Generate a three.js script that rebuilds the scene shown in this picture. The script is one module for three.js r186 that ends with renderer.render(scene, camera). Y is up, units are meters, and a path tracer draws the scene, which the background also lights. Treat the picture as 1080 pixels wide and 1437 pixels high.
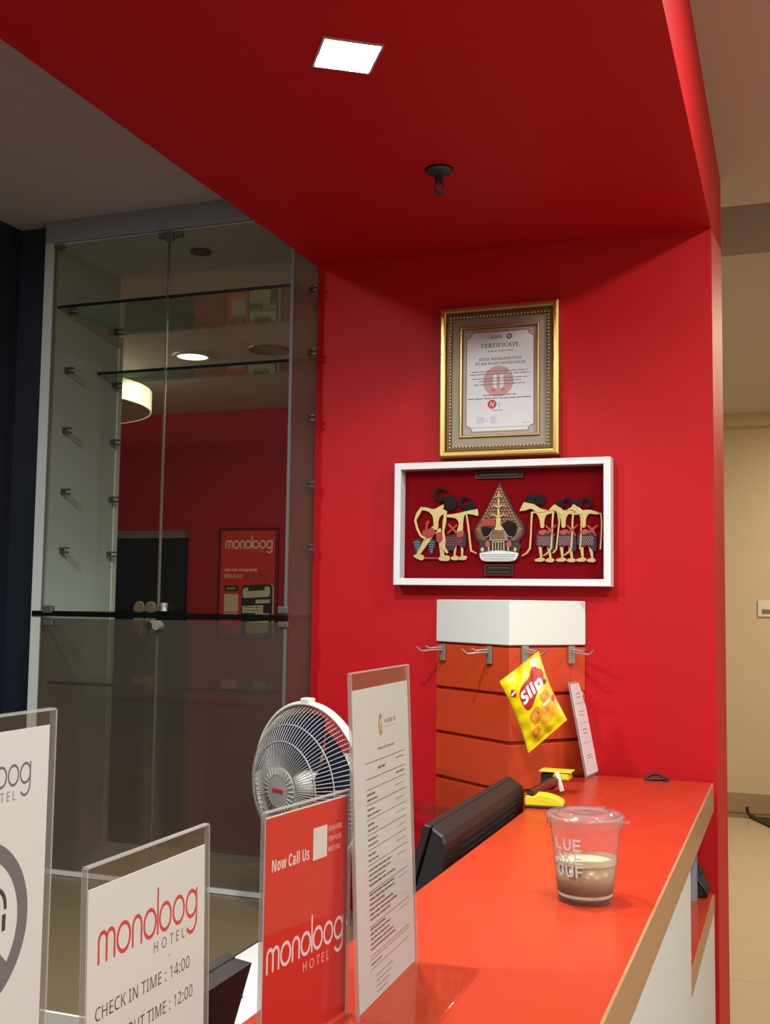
import * as THREE from 'three';
import { mergeGeometries } from 'three/addons/utils/BufferGeometryUtils.js';
import { RoundedBoxGeometry } from 'three/addons/geometries/RoundedBoxGeometry.js';
import { RectAreaLightUniformsLib } from 'three/addons/lights/RectAreaLightUniformsLib.js';

// ------------------------------------------------------------------ camera, exposure
const scene = new THREE.Scene();
scene.background = new THREE.Color(0x000000);
const FPX = 1549.6, CAM = new THREE.Vector3(0, 1.485, 2.6);
const camera = new THREE.PerspectiveCamera(2 * Math.atan(718.5 / FPX) * 180 / Math.PI, 1080 / 1437, 0.02, 60);
camera.position.copy(CAM);
camera.rotation.set(0.0822, 0.35406, 0.01375, 'YXZ');
camera.updateMatrixWorld(true);
const renderer = new THREE.WebGLRenderer({ antialias: true });
renderer.toneMapping = THREE.LinearToneMapping;
renderer.toneMappingExposure = 0.0120;
renderer.shadowMap.enabled = true;
RectAreaLightUniformsLib.init();

// a pixel of the photograph gives a direction; the plane that the thing touches gives its distance
const ray = (u, v) => new THREE.Vector3((u - 540) / FPX, -(v - 718.5) / FPX, -1).applyQuaternion(camera.quaternion);
const onAxis = (k, val, u, v) => { const d = ray(u, v); return d.multiplyScalar((val - CAM.getComponent(k)) / d.getComponent(k)).add(CAM); };
const onX = (val, u, v) => onAxis(0, val, u, v), onY = (val, u, v) => onAxis(1, val, u, v), onZ = (val, u, v) => onAxis(2, val, u, v);

// ------------------------------------------------------------------ seeded noise, textures
let seed = 7;
const rnd = () => { seed = (seed * 1664525 + 1013904223) >>> 0; return seed / 4294967296; };
function canvas(w, h, draw) {
  const c = document.createElement('canvas'); c.width = w; c.height = h;
  const g = c.getContext('2d'); draw(g, w, h); return c;
}
function tex(w, h, draw) {
  const t = new THREE.CanvasTexture(canvas(w, h, draw));
  t.colorSpace = THREE.SRGBColorSpace; t.anisotropy = 8; return t;
}
function noiseTex(n, cell, lo, hi, octaves = 4) {       // tileable value noise, for roughness and fine relief
  const d = new Uint8Array(n * n * 4), acc = new Float32Array(n * n); let amp = 1, tot = 0;
  for (let o = 0; o < octaves; o++) {
    const m = cell << o, grid = Array.from({ length: m * m }, rnd);
    for (let y = 0; y < n; y++) for (let x = 0; x < n; x++) {
      const fx = x / n * m, fy = y / n * m, ix = fx | 0, iy = fy | 0, sx = fx - ix, sy = fy - iy;
      const a = sx * sx * (3 - 2 * sx), b = sy * sy * (3 - 2 * sy), jx = (ix + 1) % m, jy = (iy + 1) % m;
      acc[y * n + x] += amp * ((grid[iy * m + ix] * (1 - a) + grid[iy * m + jx] * a) * (1 - b) + (grid[jy * m + ix] * (1 - a) + grid[jy * m + jx] * a) * b);
    }
    tot += amp; amp *= 0.55;
  }
  for (let i = 0; i < n * n; i++) { const v = lo + (hi - lo) * acc[i] / tot; d[i * 4] = d[i * 4 + 1] = d[i * 4 + 2] = v * 255; d[i * 4 + 3] = 255; }
  const t = new THREE.DataTexture(d, n, n); t.wrapS = t.wrapT = THREE.RepeatWrapping; t.magFilter = THREE.LinearFilter; t.minFilter = THREE.LinearMipmapLinearFilter; t.generateMipmaps = true; t.needsUpdate = true;
  return t;
}
const rep = (t, x, y) => { const c = t.clone(); c.repeat.set(x, y); c.needsUpdate = true; return c; };
const plasterBump = noiseTex(256, 16, 0, 1, 4), smudge = noiseTex(256, 6, 0.55, 1, 4);

// ------------------------------------------------------------------ materials
const lin = (r, g, b) => new THREE.Color().setRGB(r, g, b);
const std = (color, roughness = 0.6, extra = {}) => new THREE.MeshStandardMaterial({ color, roughness, ...extra });
const phys = (color, roughness, extra) => new THREE.MeshPhysicalMaterial({ color, roughness, ...extra });
const M = {
  redPaint: phys(lin(0.44, 0.004, 0.008), 0.55, { specularIntensity: 0.45,  bumpMap: rep(plasterBump, 2, 2), bumpScale: 0.0005 }),
  redPaint2: std(lin(0.45, 0.008, 0.010), 0.7),
  whitePaint: std(lin(0.76, 0.74, 0.71), 0.8, { bumpMap: rep(plasterBump, 2, 2), bumpScale: 0.0004 }),
  greyPaint: std(lin(0.72, 0.73, 0.73), 0.8, { bumpMap: rep(plasterBump, 2, 2), bumpScale: 0.0004 }),
  beigePaint: std(lin(0.66, 0.56, 0.40), 0.75, { bumpMap: rep(plasterBump, 2, 2), bumpScale: 0.0004 }),
  navy: std(lin(0.006, 0.010, 0.018), 0.45),
  floorTile: [0, 1, 2].map((i) => std(lin(0.62 + i * 0.015, 0.52 + i * 0.012, 0.37 + i * 0.01), 0.22, { roughnessMap: rep(smudge, 1, 1) })),
  grout: std(lin(0.22, 0.17, 0.11), 0.8),
  skirting: std(lin(0.36, 0.27, 0.17), 0.4),
  counterTop: phys(lin(0.50, 0.042, 0.014), 0.34, { roughnessMap: rep(smudge, 2, 2), clearcoat: 0.25, clearcoatRoughness: 0.2 }),
  counterEdge: std(lin(0.40, 0.21, 0.10), 0.28),
  whiteLaminate: std(lin(0.80, 0.80, 0.78), 0.3),
  tanLaminate: std(lin(0.13, 0.10, 0.052), 0.35),
  paleEdge: std(lin(0.7, 0.66, 0.55), 0.4),
  darkPanel: std(lin(0.02, 0.012, 0.012), 0.5),
  slat: std(lin(0.58, 0.055, 0.012), 0.45),
  whitePlastic: std(lin(0.82, 0.84, 0.78), 0.35),
  cream: std(lin(0.80, 0.78, 0.66), 0.4),
  blackPlastic: std(lin(0.010, 0.009, 0.009), 0.5),
  blackMatte: std(lin(0.008, 0.007, 0.007), 0.7),
  steel: std(lin(0.42, 0.41, 0.38), 0.35, { metalness: 0.6 }),
  chrome: std(lin(0.75, 0.74, 0.72), 0.25, { metalness: 0.6 }),
  greyMetal: std(lin(0.36, 0.36, 0.36), 0.45, { metalness: 0.6 }),
  postGrey: std(lin(0.55, 0.56, 0.53), 0.5),
  clipGrey: std(lin(0.10, 0.10, 0.095), 0.4, { metalness: 0.4 }),
  gold: std(lin(0.62, 0.40, 0.12), 0.3, { metalness: 0.9 }),
  brass: std(lin(0.82, 0.64, 0.26), 0.3, { metalness: 0.45 }),
  darkGold: std(lin(0.12, 0.07, 0.025), 0.45, { metalness: 0.5 }),
  linen: std(lin(0.42, 0.38, 0.29), 0.9, { bumpMap: rep(plasterBump, 10, 10), bumpScale: 0.0006 }),
  frameWhite: std(lin(0.80, 0.80, 0.80), 0.35),
  maroonCloth: phys(lin(0.15, 0.001, 0.004), 0.95, { specularIntensity: 0.2,  bumpMap: rep(plasterBump, 20, 12), bumpScale: 0.0004 }),
  clear: phys(lin(1, 1, 1), 0.03, { transmission: 1, thickness: 0, ior: 1.5 }),
  cabGlass: phys(lin(0.93, 0.97, 0.95), 0.02, { transmission: 1, thickness: 0, ior: 1.5 }),
  shelfGlass: phys(lin(0.80, 0.92, 0.87), 0.03, { transmission: 1, thickness: 0, ior: 1.5 }),
  glassEdge: phys(lin(0.001, 0.003, 0.0025), 0.3, { specularIntensity: 0.5 }),
  frosted: phys(lin(0.66, 0.63, 0.58), 0.5, { transmission: 1, thickness: 0, ior: 1.45 }),
  acrylic: phys(lin(0.96, 0.95, 0.94), 0.05, { transmission: 1, thickness: 0, ior: 1.49 }),
  acrylicEdge: phys(lin(0.92, 0.90, 0.88), 0.15, { transmission: 0.75, thickness: 0 }),
  pet: phys(lin(0.98, 0.98, 0.97), 0.08, { transmission: 0.94, thickness: 0, ior: 1.5 }),
  yellow: std(lin(0.85, 0.62, 0.02), 0.35),
  maroon: std(lin(0.12, 0.012, 0.014), 0.4),
  paper: std(lin(0.84, 0.84, 0.84), 0.7),
};
const glow = (color, k) => std(0x111111, 0.6, { emissive: color, emissiveIntensity: k });

// ------------------------------------------------------------------ building helpers
const taken = {};
const numbered = (name) => { const n = taken[name] = (taken[name] ?? -1) + 1; return n ? name + '_' + String(n).padStart(3, '0') : name; };
const shadow = (m) => { m.castShadow = m.receiveShadow = true; return m; };
function part(parent, name, geo, mat, at = [0, 0, 0], rot, label) {
  const m = shadow(new THREE.Mesh(geo, mat)); m.name = name; m.position.set(...at);
  if (rot) m.rotation.set(...rot);
  if (label) m.userData.label = label;
  parent.add(m); return m;
}
function thing(name, label, category, at = [0, 0, 0], turn = 0, group) {
  const o = new THREE.Group(); o.name = numbered(name); o.position.set(...at); o.rotation.y = turn;
  o.userData = { label, category }; if (group) o.userData.group = group;
  scene.add(o); return o;
}
function struct(name, label, geo, mat, at = [0, 0, 0]) {
  const m = shadow(new THREE.Mesh(geo, mat)); m.name = name; m.position.set(...at); m.userData = { kind: 'structure', label, category: 'structure' };
  scene.add(m); return m;
}
function metreUV(g) {                                                 // uv in metres, by the way each face points
  const p = g.attributes.position, n = g.attributes.normal, u = g.attributes.uv;
  for (let i = 0; i < p.count; i++) { const ax = Math.abs(n.getX(i)), ay = Math.abs(n.getY(i)), az = Math.abs(n.getZ(i)); if (ax > ay && ax > az) u.setXY(i, p.getZ(i), p.getY(i)); else if (ay > az) u.setXY(i, p.getX(i), p.getZ(i)); else u.setXY(i, p.getX(i), p.getY(i)); }
  return g;
}
const box = (x0, x1, y0, y1, z0, z1) => metreUV(new THREE.BoxGeometry(x1 - x0, y1 - y0, z1 - z0).translate((x0 + x1) / 2, (y0 + y1) / 2, (z0 + z1) / 2));
const rbox = (w, h, d, r = 0.003, s = 2) => new RoundedBoxGeometry(w, h, d, s, Math.min(r, w / 2.01, h / 2.01, d / 2.01));
const cyl = (r0, r1, h, n = 24) => new THREE.CylinderGeometry(r0, r1, h, n);
const merge = (a) => mergeGeometries(a.map((g) => { const k = g.index ? g.toNonIndexed() : g; for (const n of Object.keys(k.attributes)) if (!['position', 'normal', 'uv'].includes(n)) k.deleteAttribute(n); return k; }), false);
const V3 = (x, y, z) => new THREE.Vector3(x, y, z);
const tube = (pts, r, n = 24, k = 6, closed = false) => new THREE.TubeGeometry(new THREE.CatmullRomCurve3(pts.map((p) => p.isVector3 ? p : V3(...p)), closed), n, r, k, closed);
const lathe = (pts, n = 40) => new THREE.LatheGeometry(pts.map(([x, y]) => new THREE.Vector2(x, y)), n);
function bar(a, b, r, k = 6) {                                        // straight rod between two points
  const d = b.clone().sub(a), g = new THREE.CylinderGeometry(r, r, d.length(), k);
  g.applyQuaternion(new THREE.Quaternion().setFromUnitVectors(V3(0, 1, 0), d.clone().normalize())); const m = a.clone().add(b).multiplyScalar(0.5); return g.translate(m.x, m.y, m.z);
}
function ring(w, h, b, depth, bevel = 0) {                            // rectangular frame around the origin, extruded along +z
  const s = new THREE.Shape([[-w / 2, -h / 2], [w / 2, -h / 2], [w / 2, h / 2], [-w / 2, h / 2]].map((p) => new THREE.Vector2(...p)));
  s.holes.push(new THREE.Path([[-w / 2 + b, -h / 2 + b], [-w / 2 + b, h / 2 - b], [w / 2 - b, h / 2 - b], [w / 2 - b, -h / 2 + b]].map((p) => new THREE.Vector2(...p))));
  return new THREE.ExtrudeGeometry(s, { depth: depth - bevel, bevelEnabled: bevel > 0, bevelThickness: bevel, bevelSize: bevel, bevelOffset: -bevel, bevelSegments: 3 });
}
const panelUV = (w, h) => new THREE.PlaneGeometry(w, h);
function sheet(w, h, d, front, back, parent, name, at, rot) {         // a thin card with print on its +z face
  const g = new THREE.BoxGeometry(w, h, d);
  const m = shadow(new THREE.Mesh(g, [back, back, back, back, front, back])); m.name = name; m.position.set(...at); if (rot) m.rotation.set(...rot); parent.add(m); return m;
}

// ------------------------------------------------------------------ the room
const WL = -1.157, WR = -0.165, SOF = 2.362, CL = 2.52, CR = 2.62;   // red wall's two ends, soffit height, ceiling heights
struct('wall_back', 'red painted end wall of the reception with two frames hung on it', box(WL, WR, 0, SOF, -0.39, 0), M.redPaint);
const LAMP = onY(SOF, 487, 78), RECESS = 0.022;                       // the soffit lamp sits a little way up in a square opening
{
  const s = new THREE.Shape([[WL, -4.4], [WR, -4.4], [WR, 0.39], [WL, 0.39]].map((p) => new THREE.Vector2(...p))), a = 0.0495 * Math.SQRT2;
  s.holes.push(new THREE.Path([0, 1, 2, 3].map((k) => { const q = 0.6 + Math.PI / 4 + k * Math.PI / 2; return new THREE.Vector2(LAMP.x + Math.cos(q) * a, -LAMP.z + Math.sin(q) * a); })));
  const plate = metreUV(new THREE.ExtrudeGeometry(s, { depth: 0.03, bevelEnabled: false }).rotateX(-Math.PI / 2).translate(0, SOF, 0));
  struct('ceiling_001', 'red dropped soffit over the reception counter', merge([plate, box(WL, WR, SOF + 0.03, 3.0, -0.39, 4.4)]), M.redPaint);
}
struct('ceiling_002', 'grey white ceiling above the staff area and the room behind', box(-4.6, WL, CL, 3.0, -2.69, 4.4), M.greyPaint);
{
  const s = new THREE.Shape();                                        // lobby ceiling in section (z, y): its far lip curves up into a dark slot
  s.moveTo(4.4, CR); s.lineTo(-0.40, CR); s.bezierCurveTo(-0.64, CR, -0.79, CR + 0.03, -0.80, CR + 0.16); s.lineTo(-0.80, 3.6); s.lineTo(4.4, 3.6); s.closePath();
  const g = new THREE.ExtrudeGeometry(s, { depth: 3.2 - WR, bevelEnabled: false, curveSegments: 16 }).rotateY(-Math.PI / 2).translate(3.2, 0, 0);
  struct('ceiling_003', 'pinkish white lobby ceiling with a rounded lip', g, M.whitePaint);
  const s2 = new THREE.Shape();
  s2.moveTo(-0.39, CR); s2.lineTo(-0.40, CR); s2.bezierCurveTo(-0.64, CR, -0.79, CR + 0.03, -0.80, CR + 0.16); s2.lineTo(-0.80, 3.6); s2.lineTo(-0.39, 3.6); s2.closePath();
  struct('ceiling_004', 'white ceiling behind the red wall', new THREE.ExtrudeGeometry(s2, { depth: 1.3 + WR, bevelEnabled: false, curveSegments: 16 }).rotateY(-Math.PI / 2).translate(WR, 0, 0), M.whitePaint);
}
struct('ceiling_005', 'lowered white ceiling strip before the corridor', box(-1.3, 3.2, CR, 3.6, -1.52, -1.06), M.whitePaint);
struct('ceiling_006', 'beige corridor ceiling', box(-1.3, 3.2, 2.92, 3.0, -6, -1.52), M.whitePaint);
struct('ceiling_007', 'slab above the ceiling slot', box(-1.3, 3.2, 3.6, 3.7, -1.6, -0.3), M.whitePaint);
struct('wall_far', 'beige wall at the far end of the corridor', box(-1.3, 3.2, 0, 3.0, -6.1, -6), M.beigePaint);
struct('trim_1', 'beige cornice along the far corridor wall', box(-1.3, 3.2, 2.83, 2.92, -6, -5.88), M.beigePaint);
struct('baseboard_far', 'brown skirting of the far corridor wall', box(-1.3, 3.2, 0, 0.14, -6, -5.985), M.skirting);
struct('wall_corridor', 'wall between the corridor and the room behind', box(-1.3, -1.2, 0, 3.6, -6, -0.39), M.beigePaint);
struct('wall_right', 'beige right wall of the lobby', box(3.2, 3.3, 0, 3.6, -6.1, 4.5), M.beigePaint);
struct('wall_front', 'white wall behind the camera', box(-4.7, 3.3, 0, 3.0, 4.4, 4.5), M.whitePaint);
struct('wall_left', 'dark navy wall beside the glass cabinet', box(-2.13, -2.03, 0, CL, -0.2, 4.4), M.navy);
struct('wall_rear', 'red wall of the room behind the glass cabinet', box(-4.6, -1.3, 0, CL, -2.79, -2.69), M.redPaint2);
struct('wall_rear_left', 'white left wall of the room behind the glass cabinet', box(-4.7, -4.6, 0, CL, -2.79, 0), M.whitePaint);
struct('wall_rear_front', 'wall closing the room behind beside the cabinet', box(-4.6, -2.13, 0, CL, -0.2, -0.1), M.whitePaint);
struct('wall_plinth', 'low wall carrying the glass cabinet', box(-2.03, WL, 0, 0.755, -0.2, 0.14), M.whitePaint);
struct('wall_filler', 'dark filler beside the cabinet post', box(-2.03, -1.917, 0.755, CL, -0.2, 0.1), M.navy);
{
  const f = new THREE.Group(); f.name = 'floor'; f.userData = { kind: 'structure', label: 'beige stone tile floor with thin dark joints', category: 'structure' }; scene.add(f);
  part(f, 'screed', box(-4.7, 3.3, -0.1, -0.004, -6.1, 4.5), M.grout);
  const T = 0.6, tg = rbox(T - 0.003, 0.02, T - 0.003, 0.001, 1);
  for (let i = -3; i < 6; i++) for (let k = -7; k < 8; k++) {
    const x = -0.1 + i * T + T / 2, z = -2.17 + k * T + T / 2; if (x < -1.5 || z < -6 || z > 2.5) continue;
    part(f, 'tile', tg, M.floorTile[(i * 7 + k * 3 + 40) % 3], [x, -0.01, z]);
  }
  part(f, 'plain_floor', box(-4.6, -1.9, -0.03, 0, -2.69, 4.4), M.floorTile[0]);
  part(f, 'plain_floor', box(-1.9, 3.2, -0.03, 0, 2.63, 4.4), M.floorTile[1]);
}

// ------------------------------------------------------------------ lamps
const COOL = new THREE.Color(1, 0.99, 0.95), WARM = new THREE.Color(1, 0.82, 0.58), NEUT = new THREE.Color(0.98, 1, 0.97);
function areaLight(parent, w, h, at, lumens, color, target) {
  const l = new THREE.RectAreaLight(color, 1, w, h); l.power = lumens; l.position.set(...at); l.rotation.x = -Math.PI / 2; l.name = 'lamp_light'; parent.add(l); return l;
}
function downlight(name, label, x, y, z, r, lumens, color, group, k = 160) {
  const t = thing(name, label, 'ceiling lamp', [x, y, z], 0, group);
  part(t, 'trim_ring', lathe([[r, -0.002], [r, -0.008], [r * 1.25, -0.008], [r * 1.3, -0.004], [r * 1.3, 0]], 32), M.whitePlastic);
  part(t, 'diffuser', cyl(r, r, 0.004, 32), glow(color, k), [0, -0.003, 0]);
  areaLight(t, r * 1.6, r * 1.6, [0, -0.011, 0], lumens, color);
  return t;
}
{
  const t = thing('square_downlight', 'bright square downlight set in the red soffit', 'ceiling lamp', [LAMP.x, SOF, LAMP.z], 0.6);
  part(t, 'bezel', ring(0.0985, 0.0985, 0.004, RECESS + 0.006).rotateX(-Math.PI / 2).translate(0, -0.002, 0), M.whitePlastic);
  part(t, 'diffuser', new THREE.BoxGeometry(0.09, 0.004, 0.09), glow(COOL, 900), [0, RECESS + 0.002, 0]);
  areaLight(t, 0.086, 0.086, [0, RECESS - 0.004, 0], 1700, COOL);
}
downlight('lobby_downlight', 'round white downlight in the lobby ceiling beside the red soffit near the end wall', 0.36, CR, 0.75, 0.06, 1250, NEUT, 'lobby downlights');
downlight('lobby_downlight', 'round white downlight in the lobby ceiling beside the red soffit near the sign holders', 0.40, CR, 1.9, 0.06, 1500, NEUT, 'lobby downlights');
downlight('lobby_downlight', 'round white downlight in the lobby ceiling beside the front wall', 0.45, CR, 3.4, 0.06, 1500, NEUT, 'lobby downlights');
downlight('lobby_downlight', 'round white downlight in the middle of the lobby ceiling', 2.0, CR, 2.6, 0.06, 3200, NEUT, 'lobby downlights');
downlight('lobby_downlight', 'round white downlight in the lobby ceiling near the right wall', 2.3, CR, 0.5, 0.06, 3000, NEUT, 'lobby downlights');
downlight('corridor_downlight', 'round warm downlight halfway along the corridor ceiling', 0.7, 2.92, -3.2, 0.07, 4200, WARM, 'corridor downlights');
downlight('corridor_downlight', 'round warm downlight in the corridor ceiling next to the far wall', 0.7, 2.92, -4.8, 0.07, 2500, WARM, 'corridor downlights');
downlight('staff_downlight', 'round white downlight in the grey ceiling over the staff desk', -1.42, CL, 1.7, 0.06, 2500, new THREE.Color(0.93, 0.98, 1));
{
  const p = onY(CL, 270, 499);
  downlight('small_downlight', 'small lit downlight in the ceiling of the room behind', p.x, CL, p.z, 0.065, 600, WARM, undefined, 300);
  const q = onY(CL, 377, 490), v = thing('ceiling_speaker', 'round flush ceiling speaker beside the small lit downlight', 'speaker', [q.x, CL, q.z]);
  part(v, 'rim', lathe([[0.085, 0], [0.085, -0.006], [0.075, -0.008], [0.072, -0.004]], 32), M.greyMetal);
  part(v, 'grille', cyl(0.073, 0.073, 0.003, 32), M.linen, [0, -0.0035, 0]);
  // large drum pendant in the room behind
  const R = 0.52, h = 0.09, pe = onZ(-1.7, 213, 566), ph = Math.atan2(-(pe.x - CAM.x), -(pe.z - CAM.z)), c = V3(pe.x - R * Math.cos(ph), pe.y, pe.z + R * Math.sin(ph)), d = thing('drum_pendant', 'wide cream drum pendant lamp hanging in the room behind the cabinet', 'pendant lamp', [c.x, c.y, c.z]);
  const shade = std(lin(0.85, 0.78, 0.55), 0.8, { emissive: new THREE.Color(1, 0.86, 0.55), emissiveIntensity: 26 });
  part(d, 'shade', lathe([[R, -h / 2], [R, h / 2], [R - 0.004, h / 2], [R - 0.004, -h / 2], [R, -h / 2]], 64), shade);
  part(d, 'diffuser', cyl(R - 0.006, R - 0.006, 0.004, 64), std(lin(0.75, 0.70, 0.58), 0.8), [0, -h / 2 + 0.004, 0]);
  part(d, 'cord', cyl(0.004, 0.004, CL - c.y - h / 2 + 0.03, 8), M.whitePlastic, [0, (CL - c.y + h / 2 - 0.03) / 2, 0]);
  part(d, 'canopy', cyl(0.05, 0.06, 0.025, 24), M.whitePlastic, [0, CL - c.y - 0.0125, 0]);
  const l = new THREE.PointLight(new THREE.Color(1, 0.86, 0.6), 1); l.power = 950; l.position.set(0, h / 2 + 0.06, 0.1); l.castShadow = true; l.shadow.radius = 4; d.add(l);
}
scene.traverse((o) => { if (o.isRectAreaLight) o.castShadow = true; });

// sprinkler on the soffit
{
  const p = onY(SOF, 616, 238), t = thing('fire_sprinkler', 'small dark fire sprinkler hanging from the red soffit', 'sprinkler', [p.x, SOF, p.z]);
  const dm = std(lin(0.03, 0.04, 0.05), 0.4, { metalness: 0.5 });
  part(t, 'escutcheon', lathe([[0, -0.012], [0.012, -0.012], [0.026, -0.006], [0.03, 0], [0, 0]], 28), dm);
  part(t, 'body', cyl(0.007, 0.009, 0.016, 12), dm, [0, -0.02, 0]);
  for (const s of [-1, 1]) part(t, 'frame_arm', tube([[0, -0.026, 0], [s * 0.009, -0.032, 0], [s * 0.007, -0.042, 0], [0, -0.047, 0]], 0.0018, 12, 5), dm);
  part(t, 'deflector', cyl(0.013, 0.012, 0.002, 16), dm, [0, -0.048, 0]);
}

// ------------------------------------------------------------------ reception counter
const CT = 1.10, CXL = -0.479, CXR = -0.171, CZ0 = 0.03, CZ1 = 3.2, NZ = 0.606, NY = 0.862;
{
  const t = thing('reception_counter', 'long orange red topped reception counter with white front panels and tan edge', 'counter', [CXR, 0, 0]);
  const w = CXR - CXL;
  part(t, 'counter_top', box(-w, -0.004, CT - 0.06, CT, CZ0, CZ1), M.counterTop, undefined, undefined, 'glossy orange red laminate top');
  part(t, 'edge_band', box(-0.004, 0, CT - 0.06, CT - 0.001, CZ0, CZ1), M.counterEdge, undefined, undefined, 'glossy tan brown edge band');
  part(t, 'front_panel', box(-0.03, -0.001, 0.08, CT - 0.06, NZ, CZ1), M.whiteLaminate, undefined, undefined, 'white laminate front panel');
  part(t, 'side_panel', box(-w + 0.02, -0.03, 0.08, CT - 0.06, NZ, NZ + 0.018), M.redPaint2, undefined, undefined, 'red end panel of the open niche');
  part(t, 'niche_shelf', box(-w + 0.02, -0.004, NY - 0.035, NY, CZ0, NZ), M.counterTop, undefined, undefined, 'lower orange red shelf');
  part(t, 'shelf_edge', box(-0.004, 0, NY - 0.035, NY - 0.001, CZ0, NZ), M.counterEdge);
  part(t, 'lower_panel', box(-0.03, -0.001, 0.08, NY - 0.035, CZ0, NZ), M.whiteLaminate);
  part(t, 'staff_panel', box(-w + 0.005, -w + 0.02, 0.08, CT - 0.06, CZ0, CZ1), M.redPaint2);
  part(t, 'toe_kick', box(-w + 0.03, -0.05, 0, 0.08, CZ0, CZ1), M.blackMatte);
}
{
  const t = thing('staff_desk', 'white work desk along the staff side of the counter', 'desk', [-0.78, 0, 1.5]);
  part(t, 'desk_top', rbox(0.578, 0.03, 2.12, 0.003).translate(0, 0.755, 0), M.whiteLaminate);
  for (const z of [-0.95, 0.95]) part(t, 'end_panel', box(-0.27, 0.27, 0, 0.74, z - 0.01, z + 0.01), M.whiteLaminate);
  part(t, 'modesty_panel', box(0.24, 0.258, 0.3, 0.74, -0.94, 0.94), M.whiteLaminate);
}
{
  const t = thing('back_desk', 'tan laminate back desk below the glass cabinet with pale front edge', 'desk', [-1.55, 0, 0.54]);
  const s = new THREE.Shape([[-2.028, -0.142], [-0.84, -0.142], [-0.84, -0.43], [-1.073, -0.43], [-1.073, -0.935], [-2.028, -0.935]].map(([x, z]) => new THREE.Vector2(x + 1.55, z + 0.54)));
  part(t, 'desk_top', new THREE.ExtrudeGeometry(s, { depth: 0.028, bevelEnabled: false }).rotateX(-Math.PI / 2).translate(0, 0.742, 0), M.tanLaminate);
  part(t, 'front_edge', box(-0.478, 0.477, 0.742, 0.7705, 0.395, 0.402), M.paleEdge, undefined, undefined, 'pale edge strip');
  part(t, 'front_panel', box(-0.478, 0.477, 0.04, 0.742, 0.36, 0.38), M.darkPanel, undefined, undefined, 'dark panel under the desk edge');
  part(t, 'side_panel', box(0.45, 0.465, 0, 0.742, -0.39, 0.36), M.whiteLaminate);
}

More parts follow.
